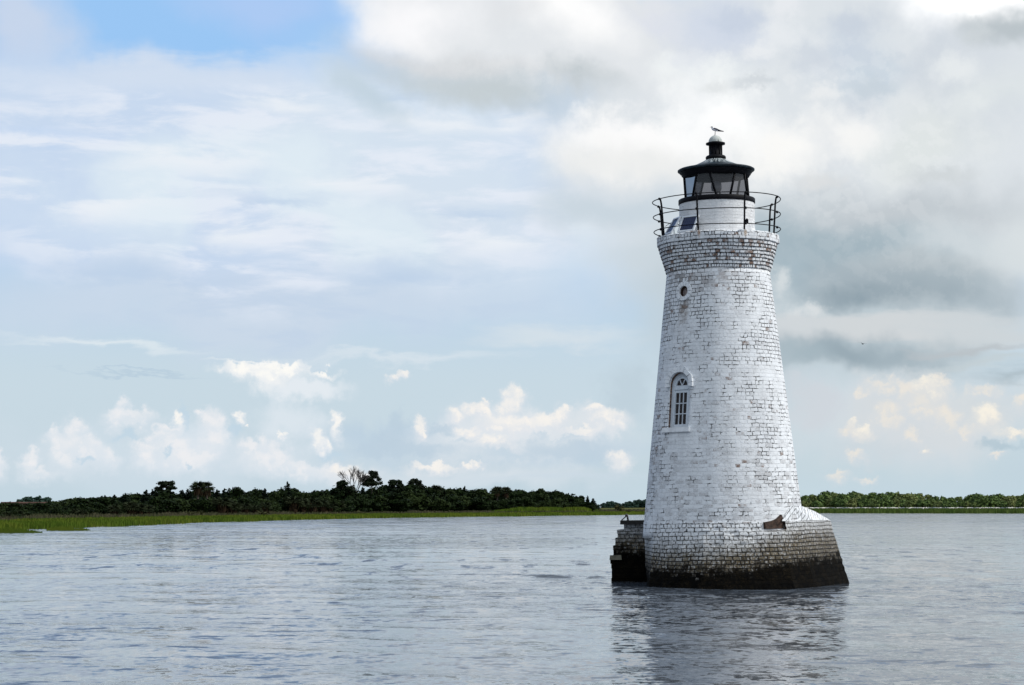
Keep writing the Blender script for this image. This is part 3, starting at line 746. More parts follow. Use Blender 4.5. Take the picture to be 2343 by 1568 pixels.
# corbels : eight brick courses, each stepping out, then the two-course rim
ZC = [z1(y) for y in np.linspace(1418, 1175, 9)]
RC = [s1(r, y) for r, y in zip(np.linspace(474, 545, 9), np.linspace(1418, 1175, 9))]
prof = [(R0 - 0.06, ZC[0] - 0.003)]
for k in range(8):
    prof += [(RC[k], ZC[k] + 0.010), (RC[k] + 0.006, ZC[k + 1] - 0.012), (RC[k] - 0.03, ZC[k + 1] - 0.006), (RC[k] - 0.03, ZC[k + 1] + 0.004)]
prof += [(0.9, ZC[8] + 0.004)]
jr = np.random.default_rng(5)
J1 = jr.normal(0, 0.006, (64, 200))
mb = MB(); mb.lathe(prof, 160, ur=1.75, v0=ZC[0], smooth=False, jit=lambda k, i: J1[k // 4, i // 2] if 0 < k < len(prof) - 1 else 0)
mb.build('corbel_courses', [M_CORB], light)
ZR0, ZR1 = ZC[8] + 0.004, z1(1097)
RR = s1(548, 1130)
J2 = jr.normal(0, 0.012, 200); J3 = jr.normal(0, 0.012, 200)
mb = MB()
n = 144
ring = []
pr = [(0.95, ZR0 + 0.003), (RR - 0.02, ZR0 + 0.003), (RR, ZR0 + 0.02), (RR + 0.004, (ZR0 + ZR1) / 2), (RR, ZR1 - 0.03), (RR - 0.03, ZR1), (RR - 0.30, ZR1 + 0.004), (0.95, ZR1 - 0.02)]
mb.lathe(pr, n, ur=1.9, smooth=False, jit=lambda k, i: J2[i // 3] * (1 if 0 < k < 6 else 0) + J3[i // 3] * (1 if 3 < k < 6 else 0))
V = mb.v
for k in (4, 5, 6):
    for i in range(n):
        vx = V[k * n + i]; V[k * n + i] = (vx[0], vx[1], vx[2] + J3[(i // 3 + 7) % 48] * 1.2)
mb.build('gallery_rim', [M_RIM], light)

# white drum carrying the lantern
RD = s1(341, 900)
ZL0, ZL1 = z1(797), z1(752)                      # black ring at the lantern's foot
mb = MB(); mb.lathe([(RD + 0.015, ZR1 - 0.05), (RD, ZR1 + 0.3), (RD, ZL0 + 0.01)], 96, ur=1.2)
mb.build('lantern_drum', [M_DRUM], light)

# lantern : ring, slanting glazing bars, ten panes, cornice; parts of its own below it
lantern = empty('lantern', (0, 0, ZL0), parent=light)
RL = s1(347, 775)
RG = s1(292, 640)
ZG1 = z1(545)
o = MB(); o.lathe([(RD - 0.1, 0), (RL - 0.01, 0), (RL, 0.015), (RL, ZL1 - ZL0 - 0.015), (RL - 0.015, ZL1 - ZL0), (RG + 0.02, ZL1 - ZL0 + 0.02), (0.02, ZL1 - ZL0 + 0.021)], 96)
o.build('base_ring', M_IRON, lantern)
m, t, b = material('lantern_glass')
g = t.node('ShaderNodeBsdfGlossy'); g.inputs['Roughness'].default_value = 0.03; g.inputs['Color'].default_value = (0.42, 0.43, 0.45, 1)
tr = t.node('ShaderNodeBsdfTransparent'); tr.inputs['Color'].default_value = (0.50, 0.50, 0.52, 1)
df = t.node('ShaderNodeBsdfDiffuse'); df.inputs['Color'].default_value = (0.35, 0.35, 0.36, 1)
fr = t.node('ShaderNodeFresnel'); fr.inputs['IOR'].default_value = 1.5
mx0 = t.node('ShaderNodeMixShader'); mx0.inputs[0].default_value = 0.14
t.l.new(tr.outputs[0], mx0.inputs[1]); t.l.new(df.outputs[0], mx0.inputs[2])
mx = t.node('ShaderNodeMixShader'); t.l.new(t.m('MULTIPLY', fr.outputs[0], 0.9, clamp=True), mx.inputs[0]); t.l.new(mx0.outputs[0], mx.inputs[1]); t.l.new(g.outputs[0], mx.inputs[2])
t.l.new(mx.outputs[0], t.n['Material Output'].inputs[0])
M_GLASS = m
NB = 10
zlo, zhi = ZL1 - ZL0 + 0.0, ZG1 - ZL0 + 0.02
bars = []
for k in range(NB):
    c = R(-6 + 36 * k); s_ = R(6.0) * (1 if k % 2 == 0 else -1)
    lo, hi = c + s_ * 0.9, c - s_
    P0 = Vector((RG * math.sin(lo), -RG * math.cos(lo), zlo)); P1 = Vector((RG * math.sin(hi), -RG * math.cos(hi), zhi))
    bars.append((P0, P1))
    mb = MB(); mb.tube([P0, P1], 0.036, 6); mb.build('glazing_bar', M_IRON, lantern)
for k in range(NB):
    (a, b_), (c, d) = bars[k], bars[(k + 1) % NB]
    mb = MB()
    i = mb.add([a * 0.995, c * 0.995, d * 0.995, b_ * 0.995]); mb.face((i, i + 1, i + 2, i + 3))
    mb.build('pane', M_GLASS, lantern)
# cornice under the eaves
mb = MB(); q = lambda r, y: (s1(r, y), z1(y) - ZL0)
mb.lathe([q(270, 552), q(300, 552), q(303, 540), q(313, 533), q(316, 520), q(326, 514), q(330, 507), q(300, 503)], 96)
mb.build('cornice', M_IRON, lantern)
# roof : lip, flattened cone streaked white by birds
m, t, b = material('lantern_roof_paint')
co = t.node('ShaderNodeTexCoord').outputs['Object']
x, y, z = t.xyz(co)
ang = t.m('ARCTAN2', x, t.m('MULTIPLY', y, -1.0))
rr = t.vm('LENGTH', t.vm('MULTIPLY', co, (1, 1, 0)))
stv = t.cxyz(t.m('MULTIPLY', ang, 5.0), t.m('MULTIPLY', rr, 1.2), 0.0)
sn = t.noise(stv, 2.2, 4.0, 0.6)
amt = t.m('MULTIPLY', t.ss(rr, s1(215, 440), s1(120, 420)), t.ss(sn, 0.44, 0.60))
blue = t.mix(t.ss(t.noise(co, 5.0, 4.0), 0.35, 0.65), (0.006, 0.009, 0.013, 1), (0.030, 0.046, 0.056, 1))
t.put(b.inputs['Base Color'], t.mix(amt, blue, (0.55, 0.60, 0.60, 1))); b.inputs['Roughness'].default_value = 0.5; b.inputs['Specular IOR Level'].default_value = 0.15
roof = MB()
roof.lathe([q(300, 505), q(340, 500), q(348, 494), q(348, 484), q(338, 478), q(280, 470), q(190, 440), q(125, 410), q(85, 388), q(30, 386)], 96)
roof.build('roof', m, lantern)
# ventilator on the roof
vent = MB()
vent.lathe([q(70, 389), q(84, 388), q(92, 380), q(92, 366), q(84, 356), q(70, 350), q(60, 348), q(58, 256), q(87, 252), q(87, 238), q(64, 231), q(20, 229)], 48)
for k in range(10):
    a = 2 * math.pi * k / 10
    r_ = s1(60, 300)
    vent.tube([(r_ * math.sin(a), -r_ * math.cos(a), z1(345) - ZL0), (r_ * math.sin(a), -r_ * math.cos(a), z1(257) - ZL0)], 0.017, 6)
vent.build('ventilator', M_IRON, lantern)
m, t, b = material('bird_limed_dome')
co = t.node('ShaderNodeTexCoord').outputs['Object']; x, y, z = t.xyz(co)
ang = t.m('ARCTAN2', x, t.m('MULTIPLY', y, -1.0))
sn = t.noise(t.cxyz(t.m('MULTIPLY', ang, 4.0), t.m('MULTIPLY', z, 1.5), 0), 1.6, 4.0, 0.6)
zt, zb_ = z1(168) - ZL0, z1(232) - ZL0
dirt = t.m('MULTIPLY', t.ss(z, zt, zb_, 0.2, 1.0), t.ss(sn, 0.48, 0.66))
t.put(b.inputs['Base Color'], t.mix(dirt, (0.50, 0.52, 0.49, 1), (0.12, 0.14, 0.12, 1))); b.inputs['Roughness'].default_value = 0.8
dome = MB(); rd = s1(63, 230); hd = zt - zb_
dome.lathe([(max(0.002, rd * math.cos(math.pi / 2 * k / 10)), zb_ + hd * math.sin(math.pi / 2 * k / 10)) for k in range(11)], 40)
dome.build('dome', m, lantern)
# the lamp inside: pedestal, lens and its two bulbs
M_LENS = plain('lamp_lens', (0.55, 0.56, 0.58), 0.15, var=0.1)
lp = MB(); lp.lathe([(0.20, 0.07), (0.20, 0.10), (0.05, 0.12), (0.05, 0.42), (0.15, 0.44), (0.17, 0.55), (0.15, 0.70), (0.04, 0.73)], 24); lp.build('lamp', M_LENS, lantern)

# gallery railing
rail = empty('gallery_railing', (0, 0, ZR1), parent=light)
RLV = [(s1(578, 770), z1(770)), (s1(574, 907), z1(907)), (s1(571, 1043), z1(1043))]
PAN = [-111, -62, -18, 27, 71, 119, 165, -152]
ri = random.Random(4)
for r_, z_ in RLV:
    mb = MB(); pts = []
    for k in range(96):
        a = 2 * math.pi * k / 96
        rj = r_ + 0.012 * math.sin(a * 3 + r_ * 9) + 0.006 * math.sin(7 * a + z_); pts.append((rj * math.sin(a), -rj * math.cos(a), z_ - ZR1 + 0.012 * math.sin(2 * a + z_)))
    mb.tube(pts, 0.0155, 6, closed=True)
    mb.build('rail', M_IRON, rail)
for a in PAN:
    a = R(a + ri.uniform(-1, 1)); mb = MB()
    pts = [((RR - 0.05) * math.sin(a), -(RR - 0.05) * math.cos(a), -0.05)]
    rt = RLV[0][0] - 0.05
    for f_, kx in ((0.1, 0.15), (0.5, 0.42), (0.8, 0.62), (0.93, 0.82), (1.0, 1.0)):
        rj = RR - 0.05 + (rt - RR + 0.06) * kx; pts.append((rj * math.sin(a), -rj * math.cos(a), (RLV[0][1] - ZR1) * f_))
    mb.tube(pts, 0.029, 7)
    for r_, z_ in RLV: mb.ball(((r_ - 0.01) * math.sin(a), -(r_ - 0.01) * math.cos(a), z_ - ZR1), (0.042, 0.042, 0.042), 8, 6)
    mb.build('post', M_IRON, rail)

# arched window : voussoirs, frame, sash bars, glass, sill
win = empty('arched_window', parent=light); win.matrix_local = MW
def vouss(name, r0, r1, a0, a1, n, z0, z1_, cy, parent, mat, seed, gap=0.10):
    mb = MB(); rg = random.Random(seed)
    for k in range(n):
        p, q_ = a0 + (a1 - a0) * (k + gap / 2) / n, a0 + (a1 - a0) * (k + 1 - gap / 2) / n
        rr1 = r1 + rg.uniform(-0.02, 0.02); zz = z1_ + rg.uniform(-0.012, 0.012)
        ol = [(r0 * math.cos(p), cy + r0 * math.sin(p)), (rr1 * math.cos(p), cy + rr1 * math.sin(p)), (rr1 * math.cos((p + q_) / 2), cy + rr1 * math.sin((p + q_) / 2)), (rr1 * math.cos(q_), cy + rr1 * math.sin(q_)), (r0 * math.cos(q_), cy + r0 * math.sin(q_))]
        prism(mb, Matrix.Identity(4), ol, z0, zz)
    return mb.build(name, mat, parent)
M_VOUS = masonry('arch_brick', bare=0.4, joints=0.2, faces=0.4, course=0.5, length=0.5)
vouss('brick_arch', HW + 0.012, 0.55, R(-8), R(188), 13, -0.10, 0.055, HS, win, M_VOUS, 3)
fz0, fz1 = -0.165, -0.115
fr = MB(); I = Matrix.Identity(4)
def bar(mb, x0, x1, y0, y1, z0=fz0, z1_=fz1): mb.box(((x0 + x1) / 2, (y0 + y1) / 2, (z0 + z1_) / 2), (x1 - x0, y1 - y0, z1_ - z0))
bar(fr, -HW + 0.004, -0.225, 0.0, HS); bar(fr, 0.225, HW - 0.004, 0.0, HS)
bar(fr, -0.225, 0.225, 0.0, 0.10); bar(fr, -0.225, 0.225, 1.075, HS); 
bar(fr, -0.27, 0.27, 1.165, 1.20, fz1 + 0.001, fz1 + 0.03); bar(fr, -0.275, -0.245, 0.0, 1.165, fz1 + 0.001, fz1 + 0.02)
N = 20
for k in range(N):
    p, q_ = math.pi * k / N, math.pi * (k + 1) / N
    prism(fr, I, [(0.215 * math.cos(p), HS + 0.215 * math.sin(p)), ((HW - 0.004) * math.cos(p), HS + (HW - 0.004) * math.sin(p)), ((HW - 0.004) * math.cos(q_), HS + (HW - 0.004) * math.sin(q_)), (0.215 * math.cos(q_), HS + 0.215 * math.sin(q_))], fz0, fz1)
    prism(fr, I, [(0.275 * math.cos(p), HS + 0.275 * math.sin(p)), (0.30 * math.cos(p), HS + 0.30 * math.sin(p)), (0.30 * math.cos(q_), HS + 0.30 * math.sin(q_)), (0.275 * math.cos(q_), HS + 0.275 * math.sin(q_))], fz1 - 0.002, fz1 + 0.02)
fr.build('frame', M_WOODW, win)
sb = MB()
for x_ in (-0.075, 0.075): bar(sb, x_ - 0.0125, x_ + 0.0125, 0.10, 1.075, fz0 + 0.01, fz1 - 0.008)
for y_ in (0.425, 0.75): bar(sb, -0.225, 0.225, y_ - 0.0135, y_ + 0.0135, fz0 + 0.012, fz1 - 0.011)
for a in (60, 120):
    d = Vector((math.cos(R(a)), math.sin(R(a)), 0)); nrm = Vector((-d.y, d.x, 0)) * 0.013
    ol = [(nrm.x, HS + nrm.y), (nrm.x + d.x * 0.22, HS + nrm.y + d.y * 0.22), (-nrm.x + d.x * 0.22, HS - nrm.y + d.y * 0.22), (-nrm.x, HS - nrm.y)]
    prism(sb, I, ol, fz0 + 0.01, fz1 - 0.006)
sb.build('glazing_bars', M_WOODW, win)
m, t, b = material('window_glass'); b.inputs['Base Color'].default_value = (0.018, 0.012, 0.012, 1); b.inputs['Roughness'].default_value = 0.12; b.inputs['Specular IOR Level'].default_value = 0.35
gl = MB(); bar(gl, -0.235, 0.235, 0.09, 1.085, fz0 + 0.002, fz0 + 0.006); prism(gl, I, arch(0.225, 0.0), fz0 + 0.002, fz0 + 0.006)
for i in range(8, len(gl.v)): gl.v[i] = (gl.v[i][0], gl.v[i][1] + HS, gl.v[i][2])
gl.build('pane', m, win)
si = MB(); bar(si, -0.56, 0.50, -0.155, -0.012, -0.16, 0.055); si.build('sill', plain('sill_limewash', (0.78, 0.79, 0.80), 0.8, var=0.12, bump=0.4), win)
# porthole
po = empty('round_window', parent=light); po.matrix_local = MP
vouss('brick_surround', 0.172, 0.30, 0, 2 * math.pi, 15, -0.10, 0.05, 0.0, po, M_VOUS, 8)
ph = MB(); n_ = 24
prism(ph, I, [(0.163 * math.cos(2 * math.pi * k / n_), 0.163 * math.sin(2 * math.pi * k / n_)) for k in range(n_)], -0.30, -0.13); ph.build('shutter', plain('stained_render', (0.30, 0.25, 0.24), 0.9, var=0.4, vscale=12, bump=0.4), po)
ph = MB(); prism(ph, I, [(0.068 + 0.048 * math.cos(2 * math.pi * k / n_), -0.01 + 0.105 * math.sin(2 * math.pi * k / n_)) for k in range(n_)], -0.14, -0.127); ph.build('hole_dark_disc', M_DARK, po)  # black disc proud of the shutter, the opening's darkness put in as colour

# foundation: a ship-like base whose prow points right and away
TOP = [(-2.12, -1.32), (-1.75, -1.76), (-1.2, -2.18), (-0.6, -2.43), (0.0, -2.51), (0.6, -2.46), (1.15, -2.30), (1.70, -2.02), (2.30, -1.12), (2.78, -0.05), (3.15, 0.98), (3.38, 1.80), (3.2, 2.45),
       (2.2, 3.0), (1.0, 3.1), (-0.5, 2.9), (-1.9, 2.2), (-2.5, 0.6)]
BOT = [(-2.27, -2.0), (-1.85, -2.50), (-1.25, -2.90), (-0.6, -3.12), (0.05, -3.18), (0.75, -3.10), (1.42, -2.90), (2.05, -2.58), (2.70, -1.42), (3.20, 0.05), (3.62, 1.40), (3.96, 2.60), (3.8, 3.4),
       (2.6, 4.0), (1.0, 4.1), (-0.6, 3.6), (-1.9, 2.4), (-2.42, 0.5)]
def resample(pl, per):
    out = []
    for i in range(len(pl)):
        a, c = pl[i], pl[(i + 1) % len(pl)]
        for k in range(per): out.append((a[0] + (c[0] - a[0]) * k / per, a[1] + (c[1] - a[1]) * k / per))
    return out
per = 4
tp, bt = resample(TOP, per), resample(BOT, per); n = len(tp)
ZT = 1.97
zr = list(np.linspace(-0.6, 0, 3)) + list(np.linspace(0.12, ZT, 17))
fr_ = random.Random(12)
mb = MB(); rowi = []
mid = resample([((a[0] + c[0]) / 2, (a[1] + c[1]) / 2) for a, c in zip(TOP, BOT)], per)
cum = [0.0]
for i in range(1, n + 1): cum.append(cum[-1] + math.dist(mid[i - 1], mid[i % n]))
for z_ in zr:
    f_ = z_ / ZT
    g_ = f_ if f_ > 0 else f_ * 0.6
    g_ = g_ + 0.10 * g_ * (1 - g_) if 0 < g_ < 1 else g_
    rowi.append(mb.add([(b0[0] + (t0[0] - b0[0]) * g_ + fr_.gauss(0, 0.010), b0[1] + (t0[1] - b0[1]) * g_ + fr_.gauss(0, 0.010), z_) for t0, b0 in zip(tp, bt)]))
for r0, r1, za, zb2 in zip(rowi, rowi[1:], zr, zr[1:]):
    for i in range(n):
        j = (i + 1) % n
        mb.face((r0 + i, r0 + j, r1 + j, r1 + i), [(cum[i], za), (cum[i + 1], za), (cum[i + 1], zb2), (cum[i], zb2)])
for row_, zc_ in ((rowi[0], zr[0]), (rowi[-1], zr[-1])):
    c_ = mb.add([(0.3, 0.3, zc_)])
    for i in range(n): mb.face((row_ + i, row_ + (i + 1) % n, c_))
foundation = mb.build('foundation', [M_BASE], light)
hbm = bmesh.new()
for (x_, y_) in ((1.16, -2.62), (1.45, -2.75), (1.80, -2.50), (1.98, -2.12), (1.78, -1.62), (1.05, -1.95)):
    hbm.verts.new((x_ + 0.02, y_, ZT - 0.24)); hbm.verts.new((x_, y_ - 0.03, ZT + 0.3))
hbm.verts.new((1.55, -2.05, ZT - 0.27))
bmesh.ops.convex_hull(hbm, input=hbm.verts[:])
bmesh.ops.recalc_face_normals(hbm, faces=hbm.faces)
hme = bpy.data.meshes.new('cut'); hbm.to_mesh(hme); hbm.free(); hme.materials.append(M_RUSTBROWN); hme.uv_layers.new(name='UVMap')
cut_h = link('cut', hme); cut_h.parent = light
carve(foundation, [cut_h])
# sloped brick cap over the prow
cap = MB()
zA = zp(1157.5, LD - 0.6); A = Vector(((rad(zA) + 0.015) * math.sin(R(58)), -(rad(zA) + 0.015) * math.cos(R(58)), zA)); T = Vector((3.36, 1.80, ZT + 0.01)); C1 = Vector((1.74, -1.93, ZT + 0.01)); C1b = Vector((1.60, -1.70, ZT + 0.01))
B2 = Vector((2.2, 2.9, ZT + 0.01)); A2 = Vector((1.2, 1.9, ZT + 0.5)); A3 = Vector((2.42, -0.40, ZT + 0.45)); E1 = Vector((2.77, -0.04, ZT + 0.012)); Mq = A3.lerp(T, 0.45) + Vector((0, 0, 0.035))
def tri(*p):
    i = cap.add(p)
    e = (T - C1).normalized()
    cap.face(range(i, i + len(p)), [((q_ - C1).dot(e), ((q_ - C1) - e * (q_ - C1).dot(e)).length * 1.0 - (q_ - C1).dot(e) * 0.55) for q_ in p])
tri(A, C1, E1, A3); tri(A3, E1, Mq); tri(E1, T, Mq); tri(A3, Mq, B2, A2); tri(Mq, T, B2); tri(A, A3, A2)
cap.build('prow_cap', [M_CAP], light)
# stub of bare brown brick left where the cap's corner broke off
st = MB(); rg = random.Random(2)
ol = [(0.0, -0.21), (0.74, -0.21), (0.78, 0.0), (0.72, 0.19), (0.65, 0.20), (0.46, 0.08), (0.28, 0.02), (0.0, -0.02)]
e_ = Vector((0.74, 0.67, 0)); n_o = Vector((0.67, -0.74, 0)); p_ = Vector((1.24, -2.22, ZT))
a_ = st.add([p_ + e_ * x_ + Vector((0, 0, z_)) + n_o * rg.uniform(-0.01, 0.03) for x_, z_ in ol]); b2_ = st.add([p_ + e_ * x_ + Vector((0, 0, z_)) - n_o * 0.22 for x_, z_ in ol])
st.face(range(a_, a_ + 8)); st.face(list(range(b2_, b2_ + 8))[::-1])
for k in range(8): st.face((a_ + k, b2_ + k, b2_ + (k + 1) % 8, a_ + (k + 1) % 8))
st.build('broken_brick_stub', M_RUSTBROWN, light)
# stepped pier on the far left, with the timber landing on it
pier = MB(); rg = random.Random(6)
steps = [(1.10, 1.90, -3.20), (1.10, 1.72, -3.23), (0.9, 1.48, -3.40), (0.7, 1.22, -3.52), (0.6, 0.95, -3.62), (0.5, 0.79, -3.66), (-0.6, 0.5, -3.68)]
prev = 1.90
lev = [(a_ * 1.01, b_, c_) for a_, b_, c_ in [(-3.22, 1.90, 1.735), (-3.40, 1.735, 1.475), (-3.50, 1.475, 1.225), (-3.57, 1.225, 0.79), (-3.62, 0.79, -0.6)]]
for k, (x_, zt_, zb3) in enumerate(lev):
    nb = max(1, round((zt_ - zb3) / 0.13)) if zb3 > -0.5 else 9
    for q_ in range(nb):
        h_ = (zt_ - zb3) / nb; zc = zt_ - h_ * (q_ + 0.5)
        xx = x_ + rg.uniform(-0.03, 0.05)
        pier.box(((xx - 1.2) / 2, 3.9 + 0.003 * (q_ + k * 3) + rg.uniform(0, 0.04), zc), (-1.2 - xx, 2.6 + 0.02 * k + rg.uniform(0, 0.02), h_ - 0.004))
pier.build('stepped_pier', [M_PIER], light)
lb = MB(); lb.box((-3.50, 2.545, 0.84), (0.40, 0.06, 0.15), taper=0.9); lb.build('pale_stone', plain('pale_stone', (0.17, 0.16, 0.12), 0.9, bump=0.6), light)
ld = MB()
for k in range(4): ld.box((-2.32 + rg.uniform(-0.01, 0.01), 2.75 + 0.62 * k, 1.965), (2.02, 0.60, 0.125))
ld.build('timber_landing', M_TIMBER, light)

# ------------------------------------------------------------------ things on the lighthouse
def at_tower(v): return light.matrix_basis @ Vector(v)
LROT = light.rotation_euler.copy()
M_PFRAME = plain('panel_frame', (0.60, 0.63, 0.66), 0.4, var=0.06)
m, t, b = material('solar_cells')
uvn = t.node('ShaderNodeTexCoord').outputs['UV']
br = t.node('ShaderNodeTexBrick'); br.offset = 0.0; t.put(br.inputs['Vector'], uvn)
br.inputs['Scale'].default_value = 1.0; br.inputs['Brick Width'].default_value = 0.075; br.inputs['Row Height'].default_value = 0.095; br.inputs['Mortar Size'].default_value = 0.004
br.inputs['Color1'].default_value = (0.008, 0.012, 0.045, 1); br.inputs['Color2'].default_value = (0.012, 0.018, 0.06, 1); br.inputs['Mortar'].default_value = (0.05, 0.06, 0.09, 1)
t.put(b.inputs['Base Color'], br.outputs[0]); b.inputs['Roughness'].default_value = 0.35; b.inputs['Specular IOR Level'].default_value = 0.3
M_CELL = m
def solar(psi, px, py, w, h, lean, dist, label):
    root = empty('solar_panel')
    lx, lz = dist
    n_h = Vector((-math.sin(psi), -math.cos(psi), 0)); wv = Vector((math.cos(psi), -math.sin(psi), 0))
    up = (Vector((0, 0, 1)) * math.cos(lean) - n_h * math.sin(lean)).normalized(); nn = wv.cross(up).normalized()
    if nn.dot(n_h) < 0: nn = -nn
    Mx = Matrix((wv, up, nn)).transposed().to_4x4(); Mx.translation = Vector(lx)
    root.matrix_basis = Matrix.Translation(light.location) @ light.rotation_euler.to_matrix().to_4x4() @ Mx
    tag(root, label, 'solar panel')
    fm = MB()
    e = 0.055
    fm.box((0, h / 2, -0.012), (w, h, 0.02))
    for sx in (-1, 1): fm.box((sx * (w - e) / 2, h / 2, 0.012), (e, h, 0.028))
    for yy in (e / 2, h - e / 2): fm.box((0, yy, 0.011), (w - 2 * e, e, 0.026))
    fm.build('frame', M_PFRAME, root)
    cl = MB(); i = cl.add([(-w / 2 + e, e, 0.003), (w / 2 - e, e, 0.003), (w / 2 - e, h - e, 0.003), (-w / 2 + e, h - e, 0.003)]); cl.face((i, i + 1, i + 2, i + 3), [(0, 0), (w - 2 * e, 0), (w - 2 * e, h - 2 * e), (0, h - 2 * e)])
    cl.build('cells', M_CELL, root)
    for sx in (-1, 1):
        sp = MB(); sp.tube([(sx * w * 0.4, h * 0.85, -0.02), (sx * w * 0.4, h * 0.12, -0.30)], 0.014, 6)
        sp.build('strut', M_PFRAME, root)
zf = ZR1 + 0.03
solar(R(32), 0, 0, 0.60, 0.62, R(32), ((-0.97, -1.40, zf), 0), 'solar panel with dark navy cells leaning in front of the lantern drum')
solar(R(66), 0, 0, 0.56, 0.62, R(32), ((-1.52, -0.92, zf), 0), 'solar panel seen nearly edge on with bright blue cells, at the railing')
# small dark box strapped to a railing post
a = R(28.5); bx = MB(); rb = RR + 0.0
bx.box((rb * math.sin(a), -rb * math.cos(a) + 0.0, z1(1024)), (0.10, 0.09, 0.13), taper=0.9); bx.box((rb * math.sin(a), -rb * math.cos(a), z1(1024) + 0.075), (0.05, 0.05, 0.03))
ob = bx.build('junction_box', M_IRON); ob.matrix_basis = light.matrix_basis.copy()
ob.location = light.location; ob.rotation_euler = LROT
tag(ob, 'small black box fixed low on a railing post right of the drum', 'box')
# wire arching from the panels to the drum
wv_ = MB()
wv_.tube([(-1.62, -0.35, zf + 0.32), (-1.45, -0.40, zf + 0.42), (-1.2, -0.5, zf + 0.52), (-1.02, -0.62, zf + 0.56)], 0.008, 5)
wv_.tube([(-1.28, -0.75, zf + 0.40), (-1.14, -0.72, zf + 0.52), (-1.0, -0.70, zf + 0.55), (-0.86, -0.84, zf + 0.53)], 0.009, 5)
ob = wv_.build('cable', M_IRON); ob.location = light.location; ob.rotation_euler = LROT
tag(ob, 'thin dark cable looping from the solar panels to the drum', 'cable')
# iron mooring bracket on the landing
br_ = MB()
br_.tube([(-3.08, 2.7, 2.02), (-3.10, 2.7, 2.16), (-3.13, 2.7, 2.21)], 0.035, 6); br_.tube([(-3.13, 2.7, 2.18), (-3.30, 2.7, 2.03)], 0.02, 6); br_.ball((-3.13, 2.7, 2.20), (0.05, 0.05, 0.05), 8, 6)
ob = br_.build('mooring_bracket', plain('rusty_iron', (0.05, 0.045, 0.045), 0.7, bump=0.3)); ob.location = light.location; ob.rotation_euler = LROT
tag(ob, 'rusty iron mooring bracket on the black timber landing of the pier', 'bracket')

# tern on the dome, facing left
def bird():
    root = empty('tern')
    mb = MB()
    # sections along the body from tail tip to beak base : x, z, half width, half height
    S = [(0.245, 0.105, 0.004, 0.003), (0.20, 0.108, 0.014, 0.007), (0.13, 0.122, 0.026, 0.016), (0.07, 0.142, 0.040, 0.030), (0.01, 0.162, 0.052, 0.045), (-0.05, 0.178, 0.050, 0.047), (-0.085, 0.198, 0.038, 0.040),
         (-0.100, 0.222, 0.027, 0.028), (-0.106, 0.240, 0.025, 0.024), (-0.118, 0.249, 0.020, 0.017), (-0.132, 0.246, 0.006, 0.006), (-0.150, 0.241, 0.0045, 0.0045), (-0.172, 0.234, 0.001, 0.001)]
    nn = 14; rows = []
    for k, (x_, z_, hw, hh) in enumerate(S):
        a, c = S[max(0, k - 1)], S[min(len(S) - 1, k + 1)]
        tv = Vector((c[0] - a[0], 0, c[1] - a[1])).normalized(); up = Vector((-tv.z, 0, tv.x)); up = up if up.z > 0 or abs(up.z) < .3 and up.x > 0 else -up
        rows.append(mb.add([Vector((x_, 0, z_)) + Vector((0, 1, 0)) * hw * math.cos(2 * math.pi * i / nn) + up * hh * math.sin(2 * math.pi * i / nn) for i in range(nn)]))
    for k in range(len(S) - 1):
        for i in range(nn):
            j = (i + 1) % nn
            topside = math.sin(2 * math.pi * (i + 0.5) / nn) > 0.10
            mat = 0
            if k <= 2: mat = 3
            elif k <= 4 and topside: mat = 1
            elif k >= 8 or (k == 7 and topside): mat = 2
            if k >= 10: mat = 3
            mb.face((rows[k] + i, rows[k] + j, rows[k + 1] + j, rows[k + 1] + i), mat=mat, smooth=True)
    mb.tube([(-0.012, 0.0, 0.125), (-0.016, 0.0, 0.06), (-0.02, 0.0, 0.004)], 0.010, 6, mat=4)
    for dy in (-0.016, 0, 0.016): mb.tube([(-0.02, 0, 0.005), (-0.05, dy, 0.003)], 0.004, 5, mat=4)
    mats = [plain('white_plumage', (0.80, 0.78, 0.82), 0.8, var=0.1), plain('grey_wing', (0.055, 0.055, 0.07), 0.8, var=0.3, vscale=40), plain('black_cap', (0.008, 0.008, 0.01), 0.7), plain('dark_primary', (0.02, 0.02, 0.022), 0.7), plain('bird_leg', (0.05, 0.04, 0.035), 0.7)]
    mb.build('body', mats, root)
    for sy in (-1, 1):          # folded wing along each flank
        w_ = MB(); rows2 = []
        for (x_, z_, hw, hh) in ((-0.070, 0.185, 0.004, 0.012), (-0.03, 0.178, 0.011, 0.030), (0.03, 0.160, 0.012, 0.030), (0.09, 0.138, 0.010, 0.020), (0.16, 0.118, 0.007, 0.010), (0.235, 0.106, 0.002, 0.003)):
            yo = sy * {-0.070: 0.044, -0.03: 0.048, 0.03: 0.046, 0.09: 0.034, 0.16: 0.020, 0.235: 0.008}[x_]
            rows2.append(w_.add([(x_, yo + sy * hw * math.cos(2 * math.pi * i / 8), z_ + 0.012 + 0.8 * hh * math.sin(2 * math.pi * i / 8)) for i in range(8)]))
        for r0, r1 in zip(rows2, rows2[1:]):
            for i in range(8): w_.face((r0 + i, r0 + (i + 1) % 8, r1 + (i + 1) % 8, r1 + i), smooth=True)
        w_.build('wing', mats[1], root)
    return root
tern = bird()
tern.location = at_tower((0.012, -0.02, zt + ZL0 - 0.001)); tern.rotation_euler = (0, 0, -LAZ); tern.scale = (1.08,) * 3
tag(tern, 'black-capped white tern perched on the dome facing left', 'bird')
